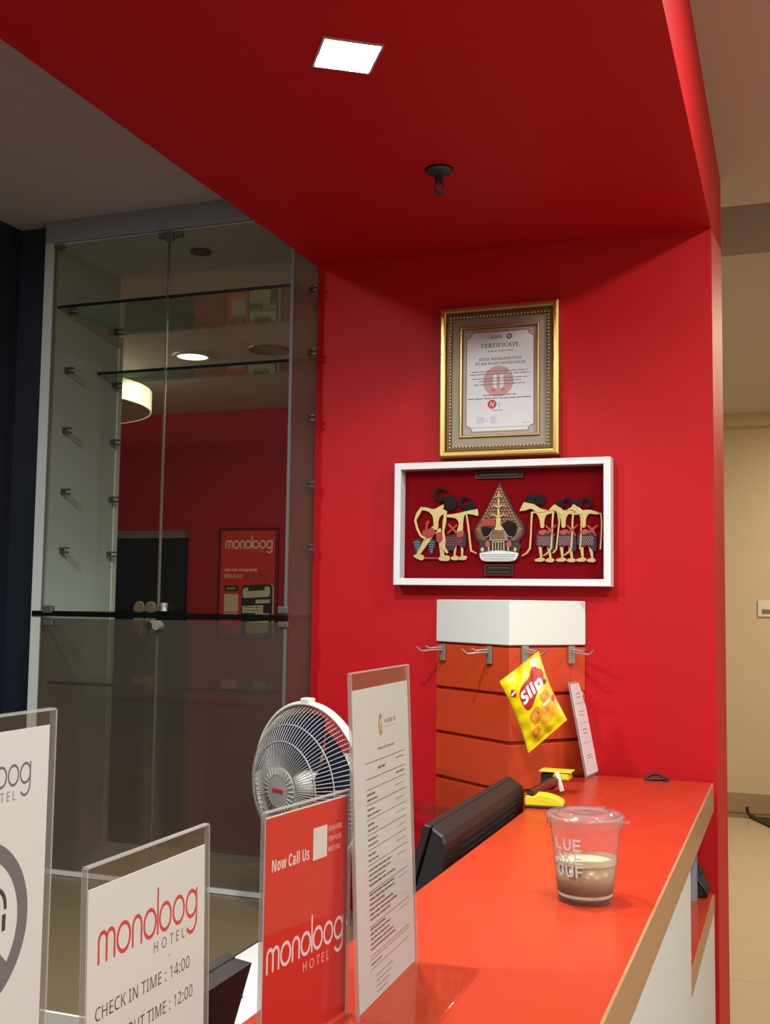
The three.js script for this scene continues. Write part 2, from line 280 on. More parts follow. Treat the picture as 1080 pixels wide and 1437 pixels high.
// ------------------------------------------------------------------ glass display cabinet
const GZ0 = -0.2, GZ1 = 0.14, GL = -1.886, GR = -1.166, GB = 0.771, GT = 2.457, MID = 1.445;
{
  const t = thing('display_cabinet', 'tall glass display cabinet with clear upper doors and frosted lower doors', 'cabinet', [(GL + GR) / 2, GB, (GZ0 + GZ1) / 2]);
  const g = new THREE.Group(); g.position.copy(t.position).negate(); // coordinates below are the room's
  const P = (name, geo, mat, label) => { geo.translate(-t.position.x, -t.position.y, -t.position.z); return part(t, name, geo, mat, undefined, undefined, label); };
  P('header', box(-1.916, GR, GT, CL, GZ0, GZ1), std(lin(0.24, 0.26, 0.29), 0.5), 'grey header board under the ceiling');
  P('top_panel', box(GL, GR - 0.002, GT - 0.004, GT - 0.0005, GZ0, GZ1 - 0.008), M.greyPaint, 'pale ceiling panel of the cabinet');
  P('side_panel', box(-1.9, GL, GB, GT, GZ0 + 0.02, GZ1 - 0.02), M.postGrey, 'pale grey left side panel');
  P('post', box(-1.916, GL, GB, GT, GZ1 - 0.02, GZ1), M.postGrey); P('post', box(-1.916, GL + 0.004, GB, 2.27, GZ0, GZ0 + 0.02), M.cream, 'cream rear post');
  P('bottom_panel', box(-1.9, GR, GB, GB + 0.012, GZ0, GZ1), M.postGrey);
  const split = onZ(GZ1, 226, 700).x, e = 0.003, edgeM = std(lin(0.16, 0.15, 0.13), 0.3);
  for (const [a, b] of [[GL + e, split - 0.001], [split + 0.001, GR - 0.002]]) {
    const up = P('upper_door', box(a, b, MID + 0.012, GT - 0.006, GZ1 - 0.006, GZ1), M.cabGlass, 'clear glass door');
    const lo = P('lower_door', box(a, b, GB + 0.014, MID - 0.012, GZ1 - 0.006, GZ1), M.frosted, 'frosted glass door');
    for (const [d, y0, y1] of [[up, MID + 0.012, GT - 0.004], [lo, GB + 0.014, MID - 0.012]]) {   // polished edges of each pane
      for (const x of [a, b - 0.0008]) part(d, 'polished_edge', box(x, x + 0.0008, y0, y1, GZ1 - 0.0065, GZ1 + 0.0005).translate(-t.position.x, -t.position.y, -t.position.z), edgeM);
    }
  }
  P('side_glass', box(GR - 0.001, GR + 0.005, GB + 0.012, GT, GZ0, GZ1), M.frosted, 'satin glass right side');
  P('corner_edge', box(GR - 0.002, GR + 0.0055, GB + 0.012, GT, GZ1 - 0.001, GZ1 + 0.002), std(lin(0.10, 0.12, 0.11), 0.3), 'dark polished glass corner');
  // glass shelves with dark green polished edges
  const shelf = (name, y, z0, z1, th, l = GL + 0.002, r = GR - 0.006) => {
    const s = P(name, box(l, r, y - th / 2, y + th / 2, z0, z1 - 0.002), M.shelfGlass);
    const gg = box(l, r, y - th / 2, y + th / 2, z1 - 0.002, z1).translate(-t.position.x, -t.position.y, -t.position.z);
    part(s, 'shelf_edge', gg, M.glassEdge); return s;
  };
  shelf('shelf', onZ(0.12, 250, 415).y, GZ0, 0.12, 0.008);
  const s2 = onZ(-0.075, 128, 525).y;
  shelf('shelf', s2, GZ0, -0.075, 0.008);
  shelf('middle_shelf', MID, GZ0, GZ1 + 0.004, 0.014, -1.91, WL + 0.0);
  shelf('shelf', onZ(0.1, 230, 965).y, GZ0, 0.1, 0.008);
  // shelf clips on the side panels: U-shaped grey brackets
  const clipG = () => merge([box(-0.006, 0.016, 0.004, 0.008, -0.007, 0.007), box(-0.006, 0.016, -0.008, -0.004, -0.007, 0.007), box(-0.008, -0.002, -0.008, 0.008, -0.007, 0.007)]);
  const cg = clipG();
  const clip = (x, y, z, s) => { const m = part(t, 'shelf_clip', cg, M.clipGrey, [x - t.position.x, y - t.position.y, z - t.position.z]); if (s < 0) m.rotation.y = Math.PI; };
  for (const [u, v] of [[97, 437], [92, 520], [89, 604], [87, 690], [85, 772]]) { const p = onX(GL, u, v); clip(GL + 0.008, p.y, p.z, 1); }
  for (const [u, v] of [[160, 467], [158, 542], [155, 621], [153, 701], [150, 778]]) { const p = onX(GL, u, v); clip(GL + 0.012, p.y, Math.max(p.z, GZ0 + 0.008), 1); }
  for (const [u, v] of [[435, 406], [433, 495], [431, 587], [430, 680], [429, 768]]) { const p = onX(GR + 0.006, u, v); clip(GR + 0.012, p.y, p.z, 1); }
  // hinges, catches and the lock
  const hinge = (u, v, w, h) => { const p = onZ(GZ1 + 0.004, u, v); P('hinge', rbox(w, h, 0.014, 0.003).translate(p.x, p.y, p.z - 0.003), M.clipGrey); };
  hinge(67, 855, 0.03, 0.02); hinge(67, 874, 0.03, 0.016); hinge(397, 856, 0.028, 0.018); hinge(397, 877, 0.028, 0.014); hinge(83, 347, 0.03, 0.014);
  { const p = onZ(GZ1 + 0.004, 240, 330); P('door_catch', merge([rbox(0.07, 0.016, 0.014, 0.003).translate(p.x, p.y, p.z), rbox(0.022, 0.026, 0.016, 0.004).translate(p.x, p.y - 0.006, p.z + 0.004)]), M.clipGrey); }
  { const p = onZ(GZ1 + 0.01, 230, 852); P('pull_knob', merge([cyl(0.007, 0.009, 0.02, 16).translate(p.x, p.y, p.z), rbox(0.018, 0.012, 0.012, 0.004).translate(p.x, p.y + 0.005, p.z)]), M.steel, 'steel pull knob'); }
  { const p = onZ(GZ1 + 0.008, 216, 878); P('lock', merge([cyl(0.011, 0.011, 0.024, 20).rotateX(Math.PI / 2).translate(p.x + 0.012, p.y, p.z), rbox(0.03, 0.014, 0.01, 0.003).translate(p.x + 0.004, p.y + 0.006, p.z - 0.002)]), M.steel, 'steel door lock');
    P('lock_key', merge([cyl(0.009, 0.009, 0.006, 16).rotateX(Math.PI / 2).translate(p.x - 0.008, p.y, p.z + 0.012), rbox(0.005, 0.02, 0.003, 0.001).translate(p.x - 0.006, p.y - 0.012, p.z + 0.012)]), M.blackPlastic, 'black key in the lock'); }
  { const p = onY(GT, 282, 350); P('spotlight', merge([cyl(0.028, 0.03, 0.006, 28).translate(p.x, GT - 0.007, Math.min(p.z, 0.08))]), M.clipGrey, 'unlit dark spotlight in the cabinet ceiling'); }
}

// ------------------------------------------------------------------ prints
const INK = '#3a3536';
function logo(g, x, y, s, color, lw = 0.17) {          // the hotel's wordmark in round strokes: x = left, y = baseline, s = x-height; returns its width
  g.save(); g.translate(x, 0); g.scale(0.80, 1); x = 0; g.strokeStyle = color; g.lineWidth = s * lw; g.lineCap = 'round'; g.lineJoin = 'round';
  const r = s / 2, stroke = (f) => { g.beginPath(); f(); g.stroke(); };
  let cx = x + s * lw / 2;
  const arch = (x0, w) => stroke(() => { g.moveTo(x0, y); g.lineTo(x0, y - s + w / 2); g.arc(x0 + w / 2, y - s + w / 2, w / 2, Math.PI, 0); g.lineTo(x0 + w, y); });
  const o = () => { stroke(() => g.arc(cx + r, y - r, r, 0, 7)); cx += s; };
  const gap = s * (lw + 0.07);
  arch(cx, s * 0.6); arch(cx + s * 0.6, s * 0.6); cx += s * 1.2 + gap; o(); cx += gap; arch(cx, s * 0.72); cx += s * 0.72 + gap; o(); cx += gap * 0.8;
  stroke(() => { g.moveTo(cx, y - s * 1.65); g.lineTo(cx, y); }); cx += gap * 0.8; o(); cx += gap; o(); cx += gap;
  const gx = cx; o(); stroke(() => { g.moveTo(gx + s, y - s); g.lineTo(gx + s, y + s * 0.12); g.arc(gx + r, y + s * 0.12, r, 0, Math.PI * 0.78); });
  g.restore(); return 0.8 * (cx + s * lw / 2);
}
const logoWidth = (s, lw = 0.17) => { const gap = s * (lw + 0.07); return 0.8 * (s * lw + s * 1.2 + s * 5 + s * 0.72 + gap * 5.6); };
function hotel(g, x, y, cap, color, spread = 1.35) {   // thin spaced capitals
  g.save(); g.fillStyle = color; g.font = `${cap * 1.38}px sans-serif`;
  let cx = x; for (const c of 'HOTEL') { g.fillText(c, cx, y); cx += g.measureText(c).width * spread; } g.restore(); return cx - x;
}
function fit(g, text, x, y, width, cap, color, font = 'sans-serif', weight = '', slant = 0) {   // text squeezed into a given width
  g.save(); g.fillStyle = color; g.font = `${weight} ${cap * 1.38}px ${font}`; const w = g.measureText(text).width; g.translate(x, y); g.transform(width / w, 0, slant, 1, 0, 0); g.fillText(text, 0, 0); g.restore();
}
function greek(g, x, y, w, h, color, words = 6) {       // lines of print too small to read: broken strokes
  g.save(); g.fillStyle = color; let cx = x; const end = x + w;
  while (cx < end) { const l = Math.min(end - cx, w / words * (0.45 + rnd() * 0.8)); g.fillRect(cx, y - h, l * 0.86, h); cx += l; } g.restore();
}
const print = (t) => std(0xffffff, 0.55, { map: t });

// ------------------------------------------------------------------ sign holders standing on the counter
function holder(name, label, category, near, far, top, margin, texture, lean = 0, foot = 0.06, backTexture) {
  // near / far: ends of the holder's base line [x, z] on the counter; it faces +x
  const dx = near[0] - far[0], dz = near[1] - far[1], w = Math.hypot(dx, dz), h = top - CT;
  const t = thing(name, label, category, [(near[0] + far[0]) / 2, CT, (near[1] + far[1]) / 2], Math.atan2(dx, dz) + Math.PI / 2);
  const tilt = new THREE.Group(); // every part leans by the same small angle about the base
  const lay = (g) => g.rotateX(-lean);
  for (const s of [1, -1]) part(t, 'acrylic_sheet', lay(new THREE.BoxGeometry(w, h - 0.003, 0.0012).translate(0, h / 2 + 0.0015, s * 0.0014)), M.acrylic);
  part(t, 'acrylic_edge', lay(merge([new THREE.BoxGeometry(w, 0.0012, 0.004).translate(0, h + 0.0004, 0), new THREE.BoxGeometry(0.0012, h, 0.004).translate(w / 2 + 0.0006, h / 2, 0), new THREE.BoxGeometry(0.0012, h, 0.004).translate(-w / 2 - 0.0006, h / 2, 0)])), M.acrylicEdge, undefined, undefined, 'bright polished acrylic edge');
  part(t, 'foot', rbox(w, 0.003, foot, 0.001, 1).translate(0, 0.0015, foot / 2 - 0.004), M.acrylic, undefined, undefined, 'clear acrylic foot');
  const ph = h - margin - 0.004, front = print(texture);
  const m = shadow(new THREE.Mesh(lay(new THREE.BoxGeometry(w - 0.006, ph, 0.0006).translate(0, ph / 2 + 0.004, 0)), [M.paper, M.paper, M.paper, M.paper, front, M.paper])); m.name = 'printed_card'; t.add(m);
  return t;
}
const A5 = [900, 1320];
holder('check_in_sign', 'white check in and check out time sign in clear acrylic holder with red wordmark', 'sign', [-0.40, 2.020], [-0.40, 1.872], 1.322, 0.0135, tex(...A5, (g, w, h) => {
  const mm = w / 142; g.fillStyle = '#f2f2f0'; g.fillRect(0, 0, w, h);
  const s = 17.6 * mm; let lw = logoWidth(s, 0.15); const k = 0.83 * w / lw; logo(g, 0.075 * w, 47 * mm, s * k, '#d8303c', 0.15);
  hotel(g, 0.52 * w, 59 * mm, 7 * mm, '#55505a', 1.5);
  g.fillStyle = '#777'; g.beginPath(); g.arc(0.665 * w, 66 * mm, 0.7 * mm, 0, 7); g.fill();
  fit(g, 'CHECK IN TIME : 14:00', 0.06 * w, 82 * mm, 0.80 * w, 8.4 * mm, INK);
  fit(g, 'CHECK OUT TIME : 12:00', 0.06 * w, 103 * mm, 0.83 * w, 8.4 * mm, INK);
}), 0.02);
holder('call_sign', 'red hotel sign with white call us lettering in clear acrylic holder', 'sign', [-0.42, 1.747], [-0.40, 1.605], 1.307, 0.004, tex(...A5, (g, w, h) => {
  const mm = w / 138; g.fillStyle = '#d8241f'; g.fillRect(0, 0, w, h); g.fillStyle = '#fbeeea'; g.fillRect(0, 0, w, 1.2 * mm);
  fit(g, 'Now Call Us', 0.07 * w, 48 * mm, 0.44 * w, 10.5 * mm, '#fdeeee', 'sans-serif', 'bold');
  g.fillStyle = '#f4efe9'; g.fillRect(0.555 * w, 22 * mm, 0.175 * w, 29 * mm);
  fit(g, 'SCAN HERE', 0.745 * w, 29 * mm, 0.18 * w, 4.6 * mm, '#f8dcd8'); fit(g, 'FOR YOUR', 0.745 * w, 38.5 * mm, 0.17 * w, 4.6 * mm, '#f8dcd8'); fit(g, 'NEXT STAY', 0.745 * w, 48 * mm, 0.16 * w, 4.6 * mm, '#f8dcd8');
  const s = 20 * mm, k = 0.90 * w / logoWidth(s, 0.17); logo(g, 0.035 * w, 131 * mm, s * k, '#fdf2f2', 0.17); hotel(g, 0.45 * w, 146 * mm, 8.6 * mm, '#f3c6c2', 1.35);
}), 0.0, 0.012);
holder('no_smoking_sign', 'large white no smoking sign with grey crossed cigarette in clear acrylic holder', 'sign', [-0.40, 2.273], [-0.40, 2.063], 1.4215, 0.0085, tex(1000, 1480, (g, w, h) => {
  const mm = w / 204; g.fillStyle = '#f2f4f4'; g.fillRect(0, 0, w, h);
  const s = 10.4 * mm, lw = logoWidth(s, 0.13); logo(g, 187 * mm - lw, 29 * mm, s, '#6d6970', 0.13); hotel(g, 150 * mm, 37 * mm, 5 * mm, '#8b878d', 1.35);
  const cx = 146 * mm, cy = 98 * mm, r = 40 * mm;
  g.fillStyle = '#2f2c2e'; g.fillRect(cx - 26 * mm, cy - 3 * mm, 38 * mm, 8.5 * mm); for (let i = 0; i < 3; i++) g.fillRect(cx + (14 + i * 4.6) * mm, cy - 3 * mm, 3 * mm, 8.5 * mm);
  g.strokeStyle = '#2f2c2e'; g.lineWidth = 2.4 * mm; g.lineCap = 'butt';
  for (const o of [0, 5.2]) { g.beginPath(); g.moveTo(cx + (25.5 - o) * mm, cy - 5.5 * mm); g.bezierCurveTo(cx + (25.5 - o) * mm, cy - (17 - o) * mm, cx + 17 * mm, cy - (18 - o) * mm, cx + 9 * mm, cy - (17.5 - o * 1.05) * mm); g.stroke(); }
  g.beginPath(); g.moveTo(cx + 9 * mm, cy - 17.5 * mm); g.bezierCurveTo(cx + 14 * mm, cy - 22 * mm, cx + 13 * mm, cy - 28 * mm, cx + 6 * mm, cy - 30 * mm); g.stroke();
  g.strokeStyle = '#77737a'; g.lineWidth = 8.6 * mm; g.beginPath(); g.arc(cx, cy, r, 0, 7); g.stroke();
  g.beginPath(); g.moveTo(cx - r * 0.70, cy - r * 0.70); g.lineTo(cx + r * 0.70, cy + r * 0.70); g.stroke();
  g.fillStyle = '#4c484c'; g.font = `bold ${23 * mm}px sans-serif`; g.textAlign = 'right'; g.fillText('AN', 187 * mm, 172 * mm);
}), 0.0);
holder('menu_sign', 'tall white price list with fine printed lines in clear acrylic stand', 'sign', [-0.382, 1.619], [-0.386, 1.441], 1.4175, 0.0165, tex(800, 1340, (g, w, h) => {
  const mm = w / 174; g.fillStyle = '#f1f0ee'; g.fillRect(0, 0, w, h);
  g.fillStyle = '#b9965a'; g.beginPath(); g.ellipse(82 * mm, 38 * mm, 7 * mm, 11 * mm, 0, 0, 7); g.fill(); g.fillStyle = '#f1f0ee'; g.beginPath(); g.ellipse(84 * mm, 38 * mm, 4.5 * mm, 7 * mm, 0.2, 0, 7); g.fill(); g.fillStyle = '#9a7a48'; g.beginPath(); g.ellipse(84 * mm, 40 * mm, 1.6 * mm, 5 * mm, 0.3, 0, 7); g.fill();
  greek(g, 94 * mm, 38 * mm, 38 * mm, 4 * mm, '#c0ad8e', 2); greek(g, 94 * mm, 42 * mm, 36 * mm, 1.2 * mm, '#cfc2ab', 4);
  greek(g, 72 * mm, 62 * mm, 52 * mm, 2 * mm, '#8a8580', 4);
  const L = '#6d5f5a', T = '#4c4646'; let y = 70;
  const rule = (yy, c = L) => { g.fillStyle = c; g.fillRect(34 * mm, yy * mm, 124 * mm, 0.8 * mm); };
  rule(71); greek(g, 70 * mm, 80 * mm, 24 * mm, 2.2 * mm, T, 2); greek(g, 128 * mm, 77 * mm, 26 * mm, 1.6 * mm, '#8a8480', 2); rule(86); greek(g, 126 * mm, 92 * mm, 30 * mm, 1.6 * mm, T, 2); rule(96);
  for (let i = 0; i < 5; i++) { const b = 96 + i * 14; greek(g, 36 * mm, (b + 6) * mm, (16 + rnd() * 12) * mm, 1.9 * mm, T, 2); greek(g, 36 * mm, (b + 11) * mm, (26 + rnd() * 18) * mm, 1.7 * mm, T, 3); greek(g, 124 * mm, (b + 8) * mm, 30 * mm, 1.2 * mm, '#9a9490', 4); rule(b + 14); }
  let b = 168; for (const n of [4, 6, 5]) { for (let i = 0; i < n; i++) greek(g, 36 * mm, (b + 4 + i * 4.6) * mm, (40 + rnd() * 45) * mm, 1.8 * mm, '#564c4c', 6); greek(g, 124 * mm, (b + 6) * mm, 30 * mm, 1.1 * mm, '#a08c8a', 4); b += n * 4.6 + 4; rule(b, '#8a5f5c'); }
  rule(b + 3, '#8a5f5c'); greek(g, 36 * mm, (b + 9) * mm, 32 * mm, 1.6 * mm, '#6b5755', 3); rule(b + 12, '#8a5f5c');
  for (let i = 0; i < 4; i++) greek(g, 50 * mm, (b + 22 + i * 5) * mm, (50 - i * 6) * mm, 1.1 * mm, '#8a6a68', 6);
}), 0.044, 0.075);

// small leaning price card at the wall end of the counter
{
  const n = onY(CT, 822, 1092), f = onY(CT, 838, 1085), L = 0.17;
  const len = Math.hypot(n.x - f.x, n.z - f.z), mid = n.clone().add(f).multiplyScalar(0.5);
  const t = thing('price_card_stand', 'small leaning acrylic stand with pinkish price card at the wall end of the counter', 'sign', [mid.x, CT, mid.z], Math.atan2(n.x - f.x, n.z - f.z) + Math.PI / 2);
  const h = 0.215, lean = 0.19, w = Math.max(len, 0.09), lay = (g) => g.rotateX(-lean).translate(0, 0, 0);
  part(t, 'acrylic_sheet', lay(rbox(w, h, 0.004, 0.001, 1).translate(0, h / 2, 0)), M.acrylicEdge);
  const c = shadow(new THREE.Mesh(lay(new THREE.BoxGeometry(w - 0.006, h - 0.01, 0.001).translate(0, h / 2, 0.0032)), [M.paper, M.paper, M.paper, M.paper, print(tex(300, 700, (g, W, H) => {
    g.fillStyle = '#f2dede'; g.fillRect(0, 0, W, H); for (const [y, n2] of [[0.12, 1], [0.16, 1], [0.32, 2], [0.36, 1], [0.52, 2], [0.56, 1], [0.8, 1], [0.83, 1]]) greek(g, W * 0.3, H * y, W * 0.4, 7, '#8d7a80', n2); for (const y of [0.22, 0.44, 0.66]) { g.fillStyle = '#a8949a'; g.fillRect(W * 0.1, H * y, W * 0.8, 4); }
  })), M.paper])); c.name = 'printed_card'; t.add(c);
  part(t, 'foot', rbox(w, 0.004, 0.06, 0.001, 1).translate(0, 0.002, -0.03), M.acrylic);
}

// ------------------------------------------------------------------ iced coffee cup
{
  const c = onY(CT, 821, 1263), t = thing('coffee_cup', 'clear plastic takeaway cup of iced coffee with white lettering and clear lid', 'cup', [c.x, CT, c.z]);
  const D = c.distanceTo(CAM), k = D / 1.52, rb = 0.0345 * k, rt = 0.0455 * k, H = 0.106 * k, R = (y) => rb + (rt - rb) * y / H;
  part(t, 'cup_wall', lathe([[rb * 0.9, 0.004], [rb, 0], [rb + 0.0005, 0.004], [R(0.012), 0.012], [R(0.0125) + 0.0008, 0.0125], [R(0.024) + 0.0008, 0.024], [R(0.0245), 0.0245], [R(H * 0.84), H * 0.84], [R(H * 0.85) + 0.0012, H * 0.85], [R(H * 0.87), H * 0.87], [rt, H]], 64), M.pet);
  const fill = H * 0.44, coffee = std(lin(0.46, 0.27, 0.14), 0.3), foam = std(lin(0.72, 0.52, 0.32), 0.5), dregs = std(lin(0.55, 0.38, 0.23), 0.4);
  const e = 0.0011;
  part(t, 'coffee', lathe([[0, 0.0125], [R(0.0125) - e, 0.0125], [R(fill) - e, fill], [0, fill]], 64), coffee, undefined, undefined, 'milky brown coffee');
  part(t, 'dregs', lathe([[0, 0.0045], [R(0.0045) - e, 0.0045], [R(0.0122) - e, 0.0122], [0, 0.0122]], 64), dregs);
  part(t, 'foam', lathe([[0, fill], [R(fill) - e, fill], [R(fill + 0.002) - e, fill + 0.002], [0, fill + 0.001]], 64), foam, undefined, undefined, 'pale coffee surface');
  // milk film left on the far inner wall
  const film = new THREE.CylinderGeometry(1, 1, 1, 64, 5, true); { const p = film.attributes.position; for (let i = 0; i < p.count; i++) { const a = Math.atan2(p.getX(i), p.getZ(i)), v = p.getY(i) + 0.5, up = fill + v * H * (0.07 + 0.03 * Math.sin(a + 0.6) + 0.006 * Math.sin(a * 5 + 1)); const r = R(up) - 0.0009; p.setXYZ(i, Math.sin(a) * r, up, Math.cos(a) * r); } film.computeVertexNormals(); }
  part(t, 'milk_film', film, phys(lin(0.72, 0.60, 0.44), 0.7, { transmission: 0.45, thickness: 0 }), undefined, undefined, 'milky film on the inner wall');
  part(t, 'rim', new THREE.TorusGeometry(rt, 0.0016, 8, 64).rotateX(Math.PI / 2).translate(0, H, 0), M.pet);
  const lid = part(t, 'lid', lathe([[rt * 0.985, H - 0.012], [rt + 0.0035, H - 0.010], [rt + 0.0035, H - 0.003], [rt + 0.0055, H + 0.0005], [rt + 0.003, H + 0.004], [rt - 0.003, H + 0.0035], [rt - 0.005, H + 0.0005], [rt - 0.009, H + 0.001], [rt - 0.012, H + 0.006], [rt * 0.6, H + 0.007], [rt * 0.55, H + 0.0045], [0.008, H + 0.0045], [0.0065, H + 0.006], [0, H + 0.006]], 64), M.pet, undefined, undefined, 'clear ridged lid');
  part(lid, 'lid_tab', rbox(0.014, 0.0025, 0.02, 0.001).translate(0.016, H + 0.009, -0.012), M.pet); part(lid, 'lid_tab', rbox(0.012, 0.003, 0.008, 0.001).translate(rt + 0.006, H - 0.004, 0.004), M.pet);
  // lettering wrapped on the wall: strokes cut from the wall's own curved surface
  const toCam = Math.atan2(CAM.x - c.x, CAM.z - c.z), white = std(lin(0.92, 0.90, 0.90), 0.8);
  const F = { L: [[0, 1, 0, 0], [0, 0, 0.7, 0]], U: [[0, 1, 0, 0.22], [0, 0.22, 0.2, 0], [0.2, 0, 0.5, 0], [0.5, 0, 0.7, 0.22], [0.7, 0.22, 0.7, 1]], E: [[0, 0, 0, 1], [0, 1, 0.65, 1], [0, 0.5, 0.58, 0.5], [0, 0, 0.65, 0]], A: [[0, 0, 0.36, 1], [0.36, 1, 0.72, 0], [0.14, 0.32, 0.58, 0.32]], K: [[0, 0, 0, 1], [0, 0.42, 0.66, 1], [0.2, 0.58, 0.7, 0]], O: [[0, 0.22, 0, 0.78], [0, 0.78, 0.2, 1], [0.2, 1, 0.5, 1], [0.5, 1, 0.7, 0.78], [0.7, 0.78, 0.7, 0.22], [0.7, 0.22, 0.5, 0], [0.5, 0, 0.2, 0], [0.2, 0, 0, 0.22]], F: [[0, 0, 0, 1], [0, 1, 0.65, 1], [0, 0.5, 0.56, 0.5]] };
  ['LUE', 'AKE', 'OUF'].forEach((word, row) => {
    const y0 = H * (0.655 - row * 0.155), hh = H * 0.118, gs = [];
    [...word].forEach((ch, i) => { for (const [ax, ay, bx, by] of F[ch]) {
      const P2 = (x, y, out) => { const a = toCam - 0.98 + (i * 1.12 + x) * hh * 0.95 / R(y0), yy = y0 + y * hh, r = R(yy) + out; return V3(Math.sin(a) * r, yy, Math.cos(a) * r); };
      const dx = bx - ax, dy = by - ay, l = Math.hypot(dx, dy), nx = -dy / l * 0.085, ny = dx / l * 0.085, ex = dx / l * 0.085, ey = dy / l * 0.085, N = 5, pos = [], idx = [];
      for (const out of [0.0004, 0.0009]) for (let k = 0; k <= N; k++) { const f = k / N, cx = ax - ex + (dx + 2 * ex) * f, cy = ay - ey + (dy + 2 * ey) * f; for (const sgn of [-1, 1]) { const q = P2(cx + sgn * nx, cy + sgn * ny, out); pos.push(q.x, q.y, q.z); } }
      const o = 2 * (N + 1); for (let k = 0; k < N; k++) { const a = k * 2; idx.push(a + o, a + 1 + o, a + 2 + o, a + 1 + o, a + 3 + o, a + 2 + o, a, a + 2, a + 1, a + 1, a + 2, a + 3, a, a + o, a + 2, a + 2, a + o, a + 2 + o, a + 1, a + 3, a + 1 + o, a + 3, a + 3 + o, a + 1 + o); }
      const g = new THREE.BufferGeometry(); g.setAttribute('position', new THREE.Float32BufferAttribute(pos, 3)); g.setAttribute('uv', new THREE.Float32BufferAttribute(new Float32Array(pos.length / 3 * 2), 2)); g.setIndex(idx); const f = g.toNonIndexed(); f.computeVertexNormals(); gs.push(f);
    } });
    part(t, 'lettering', merge(gs), white, undefined, undefined, 'white printed lettering');
  });
}

// ------------------------------------------------------------------ yellow hand tool at the counter edge
{
  const b = onY(CT, 764, 1133), t = thing('yellow_stapler', 'yellow and black stapler with dark red arm at the staff edge of the counter', 'stapler', [b.x, CT, b.z]);
  const s = new THREE.Shape(); s.moveTo(-0.035, 0.004); s.lineTo(0.036, 0.004); s.quadraticCurveTo(0.04, 0.012, 0.034, 0.016); s.bezierCurveTo(0.018, 0.025, 0.004, 0.027, -0.012, 0.027); s.lineTo(-0.018, 0.022); s.lineTo(-0.034, 0.024); s.quadraticCurveTo(-0.039, 0.014, -0.035, 0.004);
  const turn = 0.12;
  part(t, 'base_shell', new THREE.ExtrudeGeometry(s, { depth: 0.026, bevelEnabled: true, bevelThickness: 0.004, bevelSize: 0.003, bevelOffset: -0.003, bevelSegments: 3 }).translate(0, 0, -0.013).rotateY(turn), M.yellow, undefined, undefined, 'yellow plastic base');
  part(t, 'sole', rbox(0.076, 0.006, 0.038, 0.002).translate(0, 0.003, 0).rotateY(turn), M.blackPlastic, undefined, undefined, 'black rubber sole');
  part(t, 'pivot', cyl(0.008, 0.008, 0.03, 20).rotateX(Math.PI / 2).translate(-0.026, 0.02, 0.003), M.blackPlastic);
  const A = V3(-0.026, 0.022, 0), hw = onZ(b.z - 0.17, 783, 1093).sub(t.position);
  part(t, 'arm', merge([bar(A, A.clone().lerp(hw, 0.9), 0.0085, 8)]), M.maroon, undefined, undefined, 'dark red arm');
  part(t, 'arm_bar', bar(A.clone().add(V3(-0.004, 0.004, 0)), hw.clone().add(V3(-0.008, 0.002, 0)), 0.005, 8), M.blackPlastic);
  const hd = onZ(b.z - 0.17, 781, 1088).sub(t.position);
  part(t, 'head_shell', rbox(0.034, 0.018, 0.04, 0.006).translate(hd.x + 0.012, hd.y, hd.z), M.yellow, undefined, undefined, 'yellow plastic head');
  part(t, 'head_plate', rbox(0.066, 0.003, 0.042, 0.001).translate(hd.x, hd.y + 0.0095, hd.z), M.yellow);
  part(t, 'head_block', rbox(0.03, 0.03, 0.03, 0.004).translate(hd.x - 0.016, hd.y - 0.010, hd.z), M.blackPlastic);
  part(t, 'strap', rbox(0.009, 0.04, 0.003, 0.001).rotateZ(0.28).translate(hd.x + 0.01, hd.y - 0.009, hd.z + 0.0225), M.whitePlastic, undefined, undefined, 'white strap');
}
// small cable loop lying on the counter by the wall
{
  const p = onY(CT, 922, 1091), t = thing('cable_loop', 'small black cable loop at the wall end of the counter', 'cable', [p.x, CT, 0.05]);
  part(t, 'cable', tube([[-0.02, 0.004, 0.004], [-0.008, 0.012, -0.004], [0.008, 0.013, -0.006], [0.02, 0.006, 0], [0.004, 0.004, 0.008]], 0.0035, 32, 8, true), M.blackPlastic);
  part(t, 'plug', rbox(0.014, 0.008, 0.008, 0.002).translate(0.024, 0.004, 0.004), M.blackPlastic);
}

